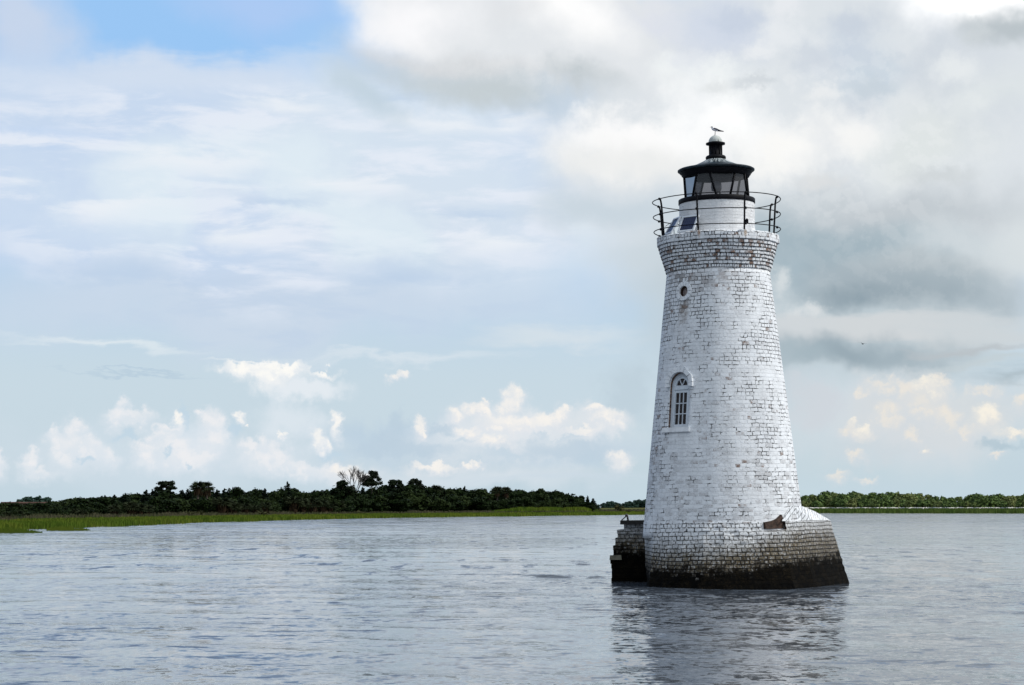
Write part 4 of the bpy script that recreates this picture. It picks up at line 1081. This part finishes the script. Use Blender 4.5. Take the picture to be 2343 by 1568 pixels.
# gull far off in the air, right of the tower
gm = MB()
for sy in (-1, 1):
    i = gm.add([(0, -0.07, 0), (0, 0.09, 0), (sy * 0.28, 0.05, 0.13), (sy * 0.28, -0.06, 0.14), (sy * 0.62, 0.10, 0.06), (sy * 0.60, 0.04, 0.065)])
    gm.face((i, i + 1, i + 2, i + 3)); gm.face((i + 3, i + 2, i + 4, i + 5))
gm.tube([(0, 0.24, -0.02), (0, 0.1, -0.01), (0, -0.1, 0), (0, -0.22, 0.01)], [0.01, 0.06, 0.06, 0.02], 8)
gob = gm.build('gull', plain('gull_grey', (0.06, 0.06, 0.065), 0.8), fix=False)
vx, vy = (1973 - CX) / F, (CY - 787) / F
dd = 240.0
gob.location = (vx * dd, dd * (math.cos(PITCH) - vy * math.sin(PITCH)), CAM_H + dd * (math.sin(PITCH) + vy * math.cos(PITCH)))
gob.rotation_euler = (R(14), R(8), R(20))
tag(gob, 'tiny dark gull flying against the grey cloud', 'bird')
# ------------------------------------------------------------------ vegetation
def foliage(name, dark, light, warm, rough=0.65, clump=0.8):
    m, t, b = material(name)
    co = t.node('ShaderNodeTexCoord').outputs['Object']
    info = t.node('ShaderNodeObjectInfo').outputs['Random']
    n = t.noise(co, clump, 4.0, 0.6); n2 = t.noise(co, 4.5, 3.0, 0.6)
    c = t.mix(t.ss(t.m('ADD', t.m('MULTIPLY', n, 0.7), t.m('MULTIPLY', n2, 0.4)), 0.40, 0.70), dark + (1,), light + (1,))
    c = t.mix(t.m('MULTIPLY', t.ss(info, 0.45, 1.0), 0.6), c, warm + (1,))
    t.put(b.inputs['Base Color'], c)
    b.inputs['Roughness'].default_value = rough; b.inputs['Specular IOR Level'].default_value = 0.03
    return m
M_OAK = foliage('shaded_oak_leaves', (0.004, 0.007, 0.003), (0.017, 0.030, 0.009), (0.030, 0.044, 0.014))  # left wood's cloud shadow is put into these very dark leaf colours
M_CEDAR = foliage('shaded_cedar_leaves', (0.003, 0.006, 0.004), (0.010, 0.018, 0.009), (0.006, 0.009, 0.008))  # cedar colour darkened for the same cloud shadow
M_PINE = foliage('pine_needles', (0.006, 0.011, 0.006), (0.020, 0.030, 0.014), (0.018, 0.022, 0.014))
M_PALM = foliage('palm_fronds', (0.016, 0.024, 0.012), (0.050, 0.062, 0.030), (0.035, 0.042, 0.020))
M_SKIRT = foliage('dead_fronds', (0.03, 0.022, 0.013), (0.085, 0.056, 0.034), (0.065, 0.040, 0.025))
M_SCRUB = foliage('olive_scrub', (0.028, 0.032, 0.012), (0.075, 0.072, 0.032), (0.085, 0.068, 0.040))
M_FAR = foliage('sunlit_shore_leaves', (0.040, 0.072, 0.030), (0.150, 0.210, 0.060), (0.220, 0.230, 0.090), clump=0.45)  # lighter leaf colour stands in for sun patches on the right bank
M_DIST = foliage('distant_leaves', (0.020, 0.042, 0.034), (0.042, 0.075, 0.055), (0.032, 0.056, 0.046), clump=0.3)  # blue-green of distant haze put into the leaf colour
M_BARK = plain('grey_bark', (0.05, 0.042, 0.034), 0.9, var=0.4, vscale=3)
M_PALMBARK = plain('palm_bark', (0.05, 0.038, 0.028), 0.9, var=0.4, vscale=4)
M_DEADWOOD = plain('bleached_deadwood', (0.10, 0.09, 0.085), 0.9, var=0.3, vscale=3)

vr = np.random.default_rng(21)
def leaf_quads(P, N, size, rg, stretch=1.4):
    """leaf clumps at points P, loosely facing N"""
    n = len(P)
    N = N + rg.normal(0, 0.55, (n, 3)); N /= np.linalg.norm(N, axis=1, keepdims=True) + 1e-9
    a = rg.normal(0, 1, (n, 3)); u = np.cross(N, a); u /= np.linalg.norm(u, axis=1, keepdims=True) + 1e-9
    w = np.cross(N, u)
    s = size * rg.uniform(0.6, 1.4, (n, 1))
    u = u * s * stretch / 2; w = w * s / 2
    return np.stack([P - u, P + w * rg.uniform(0.5, 1.1, (n, 1)), P + u, P - w * rg.uniform(0.5, 1.1, (n, 1))], 1)
def puff(blobs, density, size, rg, shell=0.35):
    """leaf clumps spread through a set of ellipsoids (centre, radii)"""
    Q = []
    for c, r in blobs:
        n = max(12, int(density * (r[0] * r[1] + r[0] * r[2] + r[1] * r[2])))
        d = rg.normal(0, 1, (n, 3)); d /= np.linalg.norm(d, axis=1, keepdims=True)
        k = 1 - shell * rg.random((n, 1)) ** 1.5 + rg.normal(0, 0.07, (n, 1))
        # lumps on the surface
        f = 1 + 0.14 * np.sin(d[:, :1] * 7 + c[0] * 3) * np.sin(d[:, 1:2] * 6 + c[1]) + 0.10 * np.sin(d[:, 2:] * 9 + c[2] * 2)
        P = np.array(c) + d * np.array(r) * k * f
        Q.append(leaf_quads(P, d, size, rg))
    return np.concatenate(Q)
def oak_blobs(rg, h, w, n=11, base=0.18):
    bl = [((0, 0, h * 0.52), (w * 0.62, w * 0.55, h * 0.36))]
    if base == 0.0: bl.append(((0, 0, h * 0.14), (w * 0.85, w * 0.8, h * 0.22)))
    for _ in range(n):
        a = rg.uniform(0, 2 * math.pi); q_ = rg.uniform(0.35, 0.95); zz = rg.uniform(base + 0.08, 0.86)
        rr_ = w * rg.uniform(0.22, 0.42)
        rad_ = w * 0.85 * q_ * math.sin(math.pi * min(0.95, max(0.12, zz - base + 0.18))) ** 0.6
        bl.append(((rad_ * math.cos(a), rad_ * math.sin(a), h * zz), (rr_, rr_, min(rr_ * 0.8, h * (1 - zz) + 0.15))))
    return bl
def trunk_mb(pts, rads, n=6):
    mb = MB(); mb.tube(pts, rads, n); return mb
PROTO = {}
def proto(kind, crowns, height):      # crowns: list of (part name, mesh)
    PROTO.setdefault(kind, []).append((crowns, height))
def mesh_of(mb, name, mat):
    o = mb.build(name, mat); me = o.data; bpy.data.objects.remove(o); return me
# broad evergreen oaks and bay trees, 7 m
for k in range(6):
    rg = np.random.default_rng(100 + k); h, w = 7.0, rg.uniform(3.0, 4.4)
    V = puff(oak_blobs(rg, h, w, 12, 0.05), 38, 0.55, rg)
    V[..., 2] *= h / V[..., 2].max()
    tb = trunk_mb([(0, 0, -0.4), (0.15, 0, 1.6), (-0.1, 0.1, 3.4), (0.2, 0, 5.0)], [0.32, 0.25, 0.17, 0.06])
    for a in (0.4, 2.3, 4.2): tb.tube([(0, 0, 1.5), (1.0 * math.cos(a), 1.0 * math.sin(a), 2.8), (1.9 * math.cos(a), 1.9 * math.sin(a), 4.0)], [0.16, 0.10, 0.04], 5)
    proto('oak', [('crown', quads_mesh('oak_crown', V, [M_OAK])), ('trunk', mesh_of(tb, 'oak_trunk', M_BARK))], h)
# red cedars : conical, ragged, 8 m
for k in range(3):
    rg = np.random.default_rng(200 + k); h = 8.0
    bl = []
    for q_ in range(22):
        f_ = q_ / 21; rr_ = (1 - f_) ** 0.75 * 2.1 + 0.22
        a = q_ * 2.4 + rg.uniform(-.4, .4)
        bl.append(((rr_ * 0.5 * math.cos(a), rr_ * 0.5 * math.sin(a), h * (0.08 + 0.88 * f_)), (rr_ * 0.65, rr_ * 0.65, 0.75 - 0.35 * f_)))
    V = puff(bl, 50, 0.42, rg); V[..., 2] *= h / V[..., 2].max()
    proto('cedar', [('crown', quads_mesh('cedar_crown', V, [M_CEDAR])), ('trunk', mesh_of(trunk_mb([(0, 0, -0.4), (0, 0, 4), (0, 0, 7.4)], [0.28, 0.16, 0.04]), 'cedar_trunk', M_BARK))], h)
# tall pines : open clumps on bare limbs, 12 m
for k in range(5):
    rg = np.random.default_rng(300 + k); h = 12.0
    tb = trunk_mb([(0, 0, -0.4), (0.1, 0, 4), (-0.1, 0.1, 8), (0.15, 0, 11.2)], [0.30, 0.24, 0.16, 0.06])
    bl = [((0.1, 0, h * 0.94), (1.1, 1.1, 0.65))]
    for q_ in range(30):
        f_ = rg.uniform(0.0, 1.0); zz = h * (0.56 + 0.36 * f_); a = q_ * 2.39 + rg.uniform(-.5, .5); L = rg.uniform(1.2, 3.4) * (1.15 - 0.65 * f_)
        e = (L * math.cos(a), L * math.sin(a), zz + L * 0.28)
        tb.tube([(0, 0, zz), (e[0] * .5, e[1] * .5, zz + L * .05), e], [0.09, 0.06, 0.03], 4)
        r_ = rg.uniform(0.55, 1.05)
        bl.append((e, (r_, r_, r_ * 0.75)))
        if rg.random() < .6: bl.append(((e[0] * .6, e[1] * .6, e[2] + rg.uniform(-.2, .4)), (r_ * .8, r_ * .8, r_ * .45)))
    V = puff(bl, 60, 0.40, rg, 0.8)
    proto('pine', [('crown', quads_mesh('pine_crown', V, [M_PINE])), ('trunk', mesh_of(tb, 'pine_trunk', M_BARK))], float(V[..., 2].max()))
# cabbage palms, 7 m : globe of fan leaves, brown skirt, slim trunk
for k in range(6):
    low_ = k >= 3; rg = np.random.default_rng(400 + k); h = 3.6 if low_ else 7.0; hc_ = h - 1.3
    Q = []; S_ = []
    for q_ in range(54):
        a = q_ * 2.4 + rg.uniform(-.2, .2); e = rg.uniform(-0.55, 1.35)
        L = rg.uniform(0.85, 1.35)
        d = np.array([math.cos(a) * math.cos(e), math.sin(a) * math.cos(e), math.sin(e)])
        sd = np.array([-math.sin(a), math.cos(a), 0.0])
        c0 = np.array([0, 0, hc_]) + d * 0.35
        for s_ in np.linspace(-0.9, 0.9, 7):     # fan of narrow leaflets
            dd_ = d * math.cos(s_) + sd * math.sin(s_); tip = c0 + dd_ * L + np.array([0, 0, -0.18 * L * abs(s_) - 0.1])
            ww = np.cross(dd_, d + np.array([0, 0, .3])) ; ww = ww / (np.linalg.norm(ww) + 1e-6) * 0.07 if np.linalg.norm(ww) > 1e-3 else sd * 0.07
            Q.append([c0 - ww * .4, c0 + dd_ * L * .6 - ww, tip, c0 + dd_ * L * .6 + ww])
    for q_ in range(70):
        a = rg.uniform(0, 6.28); r_ = rg.uniform(0.25, 0.75); z_ = hc_ - rg.uniform(0.1, 2.0 if low_ else 1.5)
        p = np.array([r_ * math.cos(a), r_ * math.sin(a), z_]); sd = np.array([-math.sin(a), math.cos(a), 0]) * 0.13
        S_.append([p + [0, 0, .5] - sd * .3, p - sd, p - np.array([math.cos(a) * .2 - 0, math.sin(a) * .2, .6]), p + sd])
    proto('low_palm' if low_ else 'palm', [('fronds', quads_mesh('palm_fronds', np.array(Q), [M_PALM])), ('dead_frond_skirt', quads_mesh('palm_skirt', np.array(S_), [M_SKIRT])),
                   ('trunk', mesh_of(trunk_mb([(0, 0, -0.4), (0.05, 0, hc_ * .45), (0, 0, hc_ - .1)], [0.22, 0.17, 0.19], 7), 'palm_trunk', M_PALMBARK))], h)
# scrub : low loose shrubs of the marsh edge, 2 m, one mesh each
for k in range(4):
    rg = np.random.default_rng(500 + k); h = 2.0
    V = puff([((rg.uniform(-.9, .9), rg.uniform(-.6, .6), rg.uniform(.5, 1.2)), (rg.uniform(.5, .9), rg.uniform(.5, .8), rg.uniform(.4, .7))) for _ in range(6)], 60, 0.24, rg, 0.8)
    V[..., 2] *= h / V[..., 2].max()
    proto('scrub', [(None, quads_mesh('scrub_leaves', V, [M_SCRUB]))], h)
# the far shore's trees, 10 m, trunk and crown in one mesh
for k in range(6):
    rg = np.random.default_rng(600 + k); h, w = 10.0, rg.uniform(3.6, 7.5)
    V = puff(oak_blobs(rg, h, w, 15, 0.0), 9, 1.0, rg); V[..., 2] *= h / V[..., 2].max(); V[..., 2] = np.maximum(V[..., 2], -0.2)
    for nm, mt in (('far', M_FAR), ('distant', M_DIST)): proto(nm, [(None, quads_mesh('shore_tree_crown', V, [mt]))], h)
def place(kind, name, x, y, z, height, label, cat, group=None, wide=1.0, var=None):
    lst = PROTO[kind]; parts, h = lst[(random.randrange(len(lst))) if var is None else var]
    s_ = height / h
    if len(parts) == 1: o = link(name, parts[0][1])
    else:
        o = empty(name)
        for pn, me in parts: link(pn, me, o)
    o.location = (x, y, z); o.scale = (s_ * wide, s_ * wide, s_); o.rotation_euler = (0, 0, random.uniform(0, 6.28))
    return tag(o, label, cat, group)
def pix_place(kind, name, px, pyt, off, label, cat, group=None, wide=1.0, dist=None, var=None):
    """a plant seen on the bearing of photo column px, `off` metres behind the shoreline, whose top reaches row pyt"""
    d = (interp(SHORE, px) * wig(px) + off) if dist is None else dist
    z = land_z(px, off) - 0.1
    top = CAM_H + d * (HZ - pyt) / math.hypot(F, HZ - CY)
    x, y = on_bearing(px, d)
    return place(kind, name, x, y, z, max(0.8, top - z), label, cat, group, wide, var)

# left bank: ragged skyline measured off the photo (column, row)
SKY = [(-160, 1140), (-60, 1145), (0, 1150), (100, 1150), (118, 1147), (160, 1143), (175, 1138), (205, 1138), (240, 1134), (270, 1135), (295, 1130), (330, 1125), (355, 1119), (405, 1127), (425, 1124), (440, 1117),
       (500, 1121), (537, 1111), (555, 1114), (568, 1126), (590, 1115), (620, 1121), (640, 1115), (672, 1117), (690, 1124), (720, 1121), (745, 1116), (762, 1119), (780, 1104), (800, 1112), (830, 1116), (870, 1110),
       (915, 1106), (960, 1104), (995, 1112), (1035, 1113), (1060, 1115), (1095, 1117), (1115, 1119), (1160, 1119), (1200, 1120), (1233, 1120), (1265, 1122), (1290, 1128), (1310, 1130), (1330, 1135), (1350, 1139), (1362, 1146), (1372, 1154)]
G1 = 'evergreen trees of the dark wood on the left bank'
random.seed(31)
px = -150.0
kk = 0
while px < 1366:
    off = random.uniform(95, 135)
    yt = interp(SKY, px) + random.uniform(-2.0, 3.0)
    kind = 'cedar' if random.random() < 0.16 else 'oak'
    d = interp(SHORE, px) + off
    hgt = d * (1168 - yt) / 4715
    if kind == 'cedar': yt -= 3
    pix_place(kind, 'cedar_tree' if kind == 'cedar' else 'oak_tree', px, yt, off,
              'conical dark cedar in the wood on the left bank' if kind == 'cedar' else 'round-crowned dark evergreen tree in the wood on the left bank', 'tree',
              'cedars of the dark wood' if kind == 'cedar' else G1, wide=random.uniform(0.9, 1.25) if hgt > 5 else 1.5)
    px += max(11.0, hgt * 0.36 * 4715 / d) * random.uniform(0.75, 1.15); kk += 1
# lower front rank, filling the wood down to its foot
px = -150.0
while px < 1358:
    off = random.uniform(70, 92)
    ys_ = interp(SKY, px); foot = HZ + CAM_H * 4715 / (interp(SHORE, px) + off) - land_z(px, off) * 4715 / (interp(SHORE, px) + off)
    yt = ys_ + (foot - ys_) * random.uniform(0.22, 0.52)
    d = interp(SHORE, px) + off; hgt = d * (foot - yt) / 4715
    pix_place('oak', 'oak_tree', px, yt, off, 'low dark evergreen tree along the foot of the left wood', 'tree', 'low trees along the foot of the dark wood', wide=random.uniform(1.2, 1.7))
    px += max(14.0, hgt * 0.55 * 4715 / d) * random.uniform(0.8, 1.2)
# trees one can pick out
pix_place('pine', 'pine_tree', 379, 1100, 112, 'flat-topped open pine standing above the wood left of the twin palms', 'tree', var=0, wide=1.25)
pix_place('pine', 'pine_tree', 850, 1076, 108, 'tallest leafy pine, clumped crown just right of the bare dead tree', 'tree', var=1, wide=0.95)
pix_place('pine', 'pine_tree', 903, 1097, 104, 'broad pine with layered flat boughs right of the tallest pine', 'tree', var=2, wide=1.25)
pix_place('pine', 'pine_tree', 950, 1094, 112, 'open pine with sky showing through, at the right end of the tall pines', 'tree', var=3, wide=1.0)
pix_place('pine', 'pine_tree', 784, 1098, 100, 'bushy pine with a sunlit yellow-green lower side left of the dead tree', 'tree', var=4, wide=1.2)
pix_place('cedar', 'cedar_tree', 657, 1101, 106, 'tall pointed cedar with a thin spire in the middle of the wood', 'tree', var=0, wide=0.95)
pix_place('cedar', 'cedar_tree', 644, 1114, 104, 'shorter blunt cedar leaning against the pointed spire', 'tree', var=1)
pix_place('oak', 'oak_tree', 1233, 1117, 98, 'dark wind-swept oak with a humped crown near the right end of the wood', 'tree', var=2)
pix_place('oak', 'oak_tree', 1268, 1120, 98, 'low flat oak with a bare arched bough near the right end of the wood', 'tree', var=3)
pix_place('palm', 'palm_tree', 452, 1101, 96, 'left one of the twin palms that rise above the wood', 'palm', wide=1.25, var=0)
pix_place('palm', 'palm_tree', 473, 1102, 96, 'right one of the twin palms that rise above the wood', 'palm', wide=1.25, var=1)
pix_place('palm', 'palm_tree', 1137, 1112, 96, 'left of two small palm heads in the right half of the skyline', 'palm', wide=1.3, var=2)
pix_place('palm', 'palm_tree', 1157, 1113, 96, 'right of two small palm heads in the right half of the skyline', 'palm', wide=1.3, var=0)
pix_place('palm', 'palm_tree', 997, 1109, 98, 'lone palm head just right of the tall pines', 'palm', wide=1.3, var=1)
for px, py in ((18, 1162), (44, 1160), (176, 1155), (190, 1158), (262, 1146), (300, 1139), (318, 1142), (336, 1146), (508, 1128), (520, 1133), (532, 1140), (562, 1142), (585, 1148), (606, 1140), (672, 1126), (690, 1132), (738, 1134), (756, 1138), (772, 1136), (715, 1130)):
    pix_place('low_palm', 'palm_tree', px, py + 7, random.uniform(62, 70), 'low cabbage palm with a brown skirt against the dark wood', 'palm', 'low palms along the edge of the dark wood', wide=1.45)
# dead tree : bare forking limbs
dd = interp(SHORE, 812) + 106
zb0 = land_z(812, 106) - 0.2; htop = CAM_H + dd * (HZ - 1066) / 4715 - zb0
rg = random.Random(9)
dt = MB()
def limb(p, d, L, r, depth):
    q_ = p + d * L
    midp = (p + q_) / 2 + Vector((rg.uniform(-1, 1), rg.uniform(-1, 1), 0)) * L * 0.06
    dt.tube([p, midp, q_], [r, r * 0.82, r * 0.66], 5)
    if depth == 0: return
    for k in range((3 if depth >= 2 else 2)):
        a = rg.uniform(0, 6.28); sp = rg.uniform(0.25, 0.55)
        side = Vector((math.cos(a), math.sin(a), 0))
        nd = (d + side * sp + Vector((0, 0, 0.10))).normalized()
        limb(q_, nd, L * rg.uniform(0.62, 0.82), max(0.048, r * 0.66), depth - 1)
tr_ = empty('dead_tree')
dt.tube([(0, 0, 0), (0.1, 0, htop * .28)], [0.26, 0.2], 6)
for a, tilt in ((0.2, 0.16), (2.2, 0.26), (3.5, 0.30), (5.0, 0.18)):
    limb(Vector((0.1, 0, htop * 0.27)), Vector((math.cos(a) * tilt, math.sin(a) * tilt, 1)).normalized(), htop * 0.26, 0.15, 4)
sc_ = htop / max(v[2] for v in dt.v)
dt.v = [(x * 1.0, y, z * sc_) for x, y, z in dt.v]
bpy.data.objects.remove(tr_)
ob = dt.build('dead_tree', M_DEADWOOD)
ob.location = (*on_bearing(812, dd), zb0)
tag(ob, 'bare leafless dead tree with fine grey branches above the wood', 'tree')
# scrub edge and marsh grass
px = -150.0
while px < 1470:
    off = random.uniform(48, 78)
    d = interp(SHORE, px) + off
    x, y = on_bearing(px, d)
    hgt = random.uniform(0.6, 1.25) * (1.35 if random.random() < 0.15 else 1)
    place('scrub', 'scrub_bush', x, y, land_z(px, off) - 0.05, hgt, 'low olive-brown bush on the marsh edge before the left wood', 'bush', 'bushes along the marsh edge', wide=random.uniform(1.3, 2.2))
    px += max(8.0, 1.7 * 4715 / d) * random.uniform(0.6, 1.3)
pix_place('scrub', 'scrub_bush', 1415, 1153, 60, 'dark rounded bush standing alone on the open marsh left of the tower', 'bush', wide=1.1)
# brick fort wall behind the trees, far left
wl = MB()
p0 = on_bearing(4, 470); p1 = on_bearing(128, 470)
ztop = CAM_H + 470 * (HZ - 1151.0) / 4715
cxw, cyw = (p0[0] + p1[0]) / 2, (p0[1] + p1[1]) / 2
Lw = math.dist(p0, p1); aw = math.atan2(p1[1] - p0[1], p1[0] - p0[0])
fort = empty('fort_wall', (cxw, cyw, 0), (0, 0, aw))
tag(fort, 'long low reddish brick fort wall behind the trees at far left', 'wall')
wl.box((0, 0, ztop / 2 - 0.2), (Lw, 3.0, ztop + 0.2)); wl.build('wall', plain('fort_brick', (0.10, 0.065, 0.052), 0.9, vscale=0.6), fort)
cpg = MB(); cpg.box((0, -0.05, ztop + 0.05), (Lw + 0.4, 3.3, 0.28)); cpg.build('coping', plain('fort_coping', (0.15, 0.085, 0.068), 0.9, vscale=0.5), fort)
# trees behind the fort wall
for px, py, w_ in ((22, 1147, 1.2), (44, 1142, 1.3), (66, 1136, 1.3), (88, 1134, 1.3), (108, 1137, 1.2)):
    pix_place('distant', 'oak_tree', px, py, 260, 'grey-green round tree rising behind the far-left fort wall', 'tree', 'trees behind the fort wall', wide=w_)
# distant wood between the left bank and the tower
G3 = 'distant trees between the left bank and the tower'
for px, py in ((1368, 1153), (1380, 1149), (1391, 1146), (1400, 1145), (1409, 1147), (1417, 1150), (1425, 1150), (1433, 1147), (1442, 1145), (1452, 1143), (1463, 1141), (1476, 1141), (1492, 1142), (1508, 1144), (1530, 1142), (1560, 1140)):
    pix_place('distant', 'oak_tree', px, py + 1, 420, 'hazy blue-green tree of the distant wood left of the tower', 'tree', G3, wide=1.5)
# right bank
SKYR = [(1560, 1140), (1700, 1136), (1800, 1136), (1835, 1135), (1850, 1131), (1890, 1125), (1920, 1130), (1955, 1126), (1985, 1130), (2000, 1128), (2035, 1128), (2065, 1127), (2090, 1130), (2120, 1131), (2150, 1137), (2180, 1135),
        (2200, 1133), (2225, 1129), (2260, 1130), (2290, 1132), (2310, 1132), (2342, 1128), (2520, 1126)]
G2 = 'sunlit trees along the right bank'
px = 1560.0
while px < 2500:
    off = random.uniform(110, 160)
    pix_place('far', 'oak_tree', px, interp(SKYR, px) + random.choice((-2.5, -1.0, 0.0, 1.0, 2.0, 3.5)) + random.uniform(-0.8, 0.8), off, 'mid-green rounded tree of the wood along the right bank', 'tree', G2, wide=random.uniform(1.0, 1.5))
    px += random.uniform(13, 20)
px = 1560.0
while px < 2500:
    off = random.uniform(80, 100)
    ys_ = interp(SKYR, px)
    pix_place('far', 'oak_tree', px, ys_ + (1161 - ys_) * random.uniform(0.25, 0.6), off, 'low green tree along the foot of the right bank wood', 'tree', 'low trees along the foot of the right bank wood', wide=random.uniform(1.1, 1.6))
    px += random.uniform(13, 19)
# bank of bleached shell and rock in front of the right wood
sb_ = MB(); rg = random.Random(14)
px = 1700.0; prevr = None
while px < 2480:
    d = interp(SHORE, px) * wig(px) + 56
    x, y = on_bearing(px, d); zt_ = CAM_H + d * (HZ - 1161.2) / 4715 + rg.uniform(-0.22, 0.16)
    x2, y2 = on_bearing(px, d + 5)
    r_ = sb_.add([(x, y, land_z(px, 56) - 0.4), (x, y, zt_ - 0.28), (*on_bearing(px, d + 1.2), zt_), (x2, y2, zt_ - 0.6)])
    if prevr is not None:
        for k in range(3): sb_.face((prevr + k, r_ + k, r_ + k + 1, prevr + k + 1))
    prevr = r_; px += rg.uniform(1.0, 2.2)
ob = sb_.build('shell_bank', plain('bleached_shell', (0.50, 0.48, 0.46), 0.9, var=0.35, vscale=0.5)); tag(ob, kind='structure')
# marsh grass : upright blades, far too many to count
def grass_mat(name, c0, c1, c2):
    m, t, b = material(name)
    co = t.node('ShaderNodeTexCoord').outputs['Object']
    n = t.noise(co, 0.05, 4.0, 0.6); n2 = t.noise(co, 1.3, 3.0, 0.6)
    c = t.mix(t.ss(n, 0.38, 0.62), c0 + (1,), c1 + (1,)); c = t.mix(t.m('MULTIPLY', t.ss(n2, 0.5, 0.8), 0.5), c, c2 + (1,))
    t.put(b.inputs['Base Color'], c); b.inputs['Roughness'].default_value = 0.8; b.inputs['Specular IOR Level'].default_value = 0.1
    return m
M_GRASS = grass_mat('green_marsh_grass', (0.080, 0.132, 0.012), (0.125, 0.162, 0.017), (0.100, 0.092, 0.032))
M_GRASSR = grass_mat('green_marsh_grass_far', (0.070, 0.115, 0.022), (0.095, 0.135, 0.030), (0.065, 0.085, 0.025))
M_DRY = grass_mat('dry_marsh_grass', (0.070, 0.075, 0.035), (0.105, 0.092, 0.055), (0.050, 0.060, 0.028))
def grass(name, n, px0, px1, o0, o1, h0, h1, wpx, mat, label, seed, ramp=False):
    rg = np.random.default_rng(seed)
    px = rg.uniform(px0, px1, n); f_ = rg.random(n) ** 0.8
    V = np.zeros((n, 4, 3))
    for i in range(n):
        off = o0 + (o1 - o0) * f_[i]
        d = interp(SHORE, px[i]) * wig(px[i]) + off
        x, y = on_bearing(px[i], d); z = land_z(px[i], off)
        w_ = wpx * d / 4715 * rg.uniform(0.6, 1.4); h = rg.uniform(h0, h1) * (min(1.0, 0.3 + (px[i] - px0) / 110.0, 0.2 + (px1 - px[i]) / 60.0) if ramp else 1.0)
        a = rg.uniform(-0.5, 0.5); ux, uy = math.cos(a) * w_, math.sin(a) * w_; ln = rg.normal(0, 0.12) * h
        V[i] = [(x - ux, y - uy, z - 0.15), (x + ux, y + uy, z - 0.15), (x + ux * .35 + ln, y + uy * .35, z + h), (x - ux * .5 + ln, y - uy * .5, z + h * rg.uniform(0.75, 1.0))]
    return tag(link(name, quads_mesh(name, V, [mat])), label, 'grass', kind='stuff')
grass('marsh_grass', 30000, -180, 1620, -3.5, 48, 0.50, 0.85, 1.3, M_GRASS, 'bright green marsh grass along the left bank waterline', 1)
grass('marsh_grass', 12000, 1560, 2520, -2, 54, 1.5, 2.3, 1.3, M_GRASSR, 'deep green marsh grass along the right bank', 2)
grass('dry_grass', 16000, -180, 1620, 46, 84, 0.6, 1.15, 1.3, M_DRY, 'olive and tan dry grass behind the green marsh on the left bank', 3)
grass('reed_bank', 6000, 1110, 1385, 56, 74, 1.4, 2.3, 1.1, M_GRASS, 'taller green reeds before the right end of the dark wood', 4, True)
def tuft(name, px0, px1, row, n, label, seed):
    rg = np.random.default_rng(seed); V = np.zeros((n, 4, 3)); d0 = CAM_H * 4715 / (row - HZ)
    for i in range(n):
        f_ = rg.random(); px = px0 + (px1 - px0) * f_; d = d0 + rg.normal(0, 1.2); x, y = on_bearing(px, d)
        h = rg.uniform(0.15, 0.5) * (0.25 + math.sin(math.pi * min(1, f_ * 0.9 + 0.1))); w_ = 0.05 * rg.uniform(0.6, 1.5); ln = rg.normal(0, 0.1)
        V[i] = [(x - w_, y, -0.1), (x + w_, y, -0.1), (x + w_ * .3 + ln, y, h), (x - w_ * .3 + ln, y, h * .9)]
    tag(link(name, quads_mesh(name, V, [M_GRASS])), label, 'grass', kind='stuff')
tuft('grass_islet', -60, 96, 1217.5, 900, 'tuft of marsh grass standing in the water at the left edge', 5)
tuft('grass_islet', 108, 206, 1212.5, 420, 'small dark line of grass standing in the water off the left bank', 6)
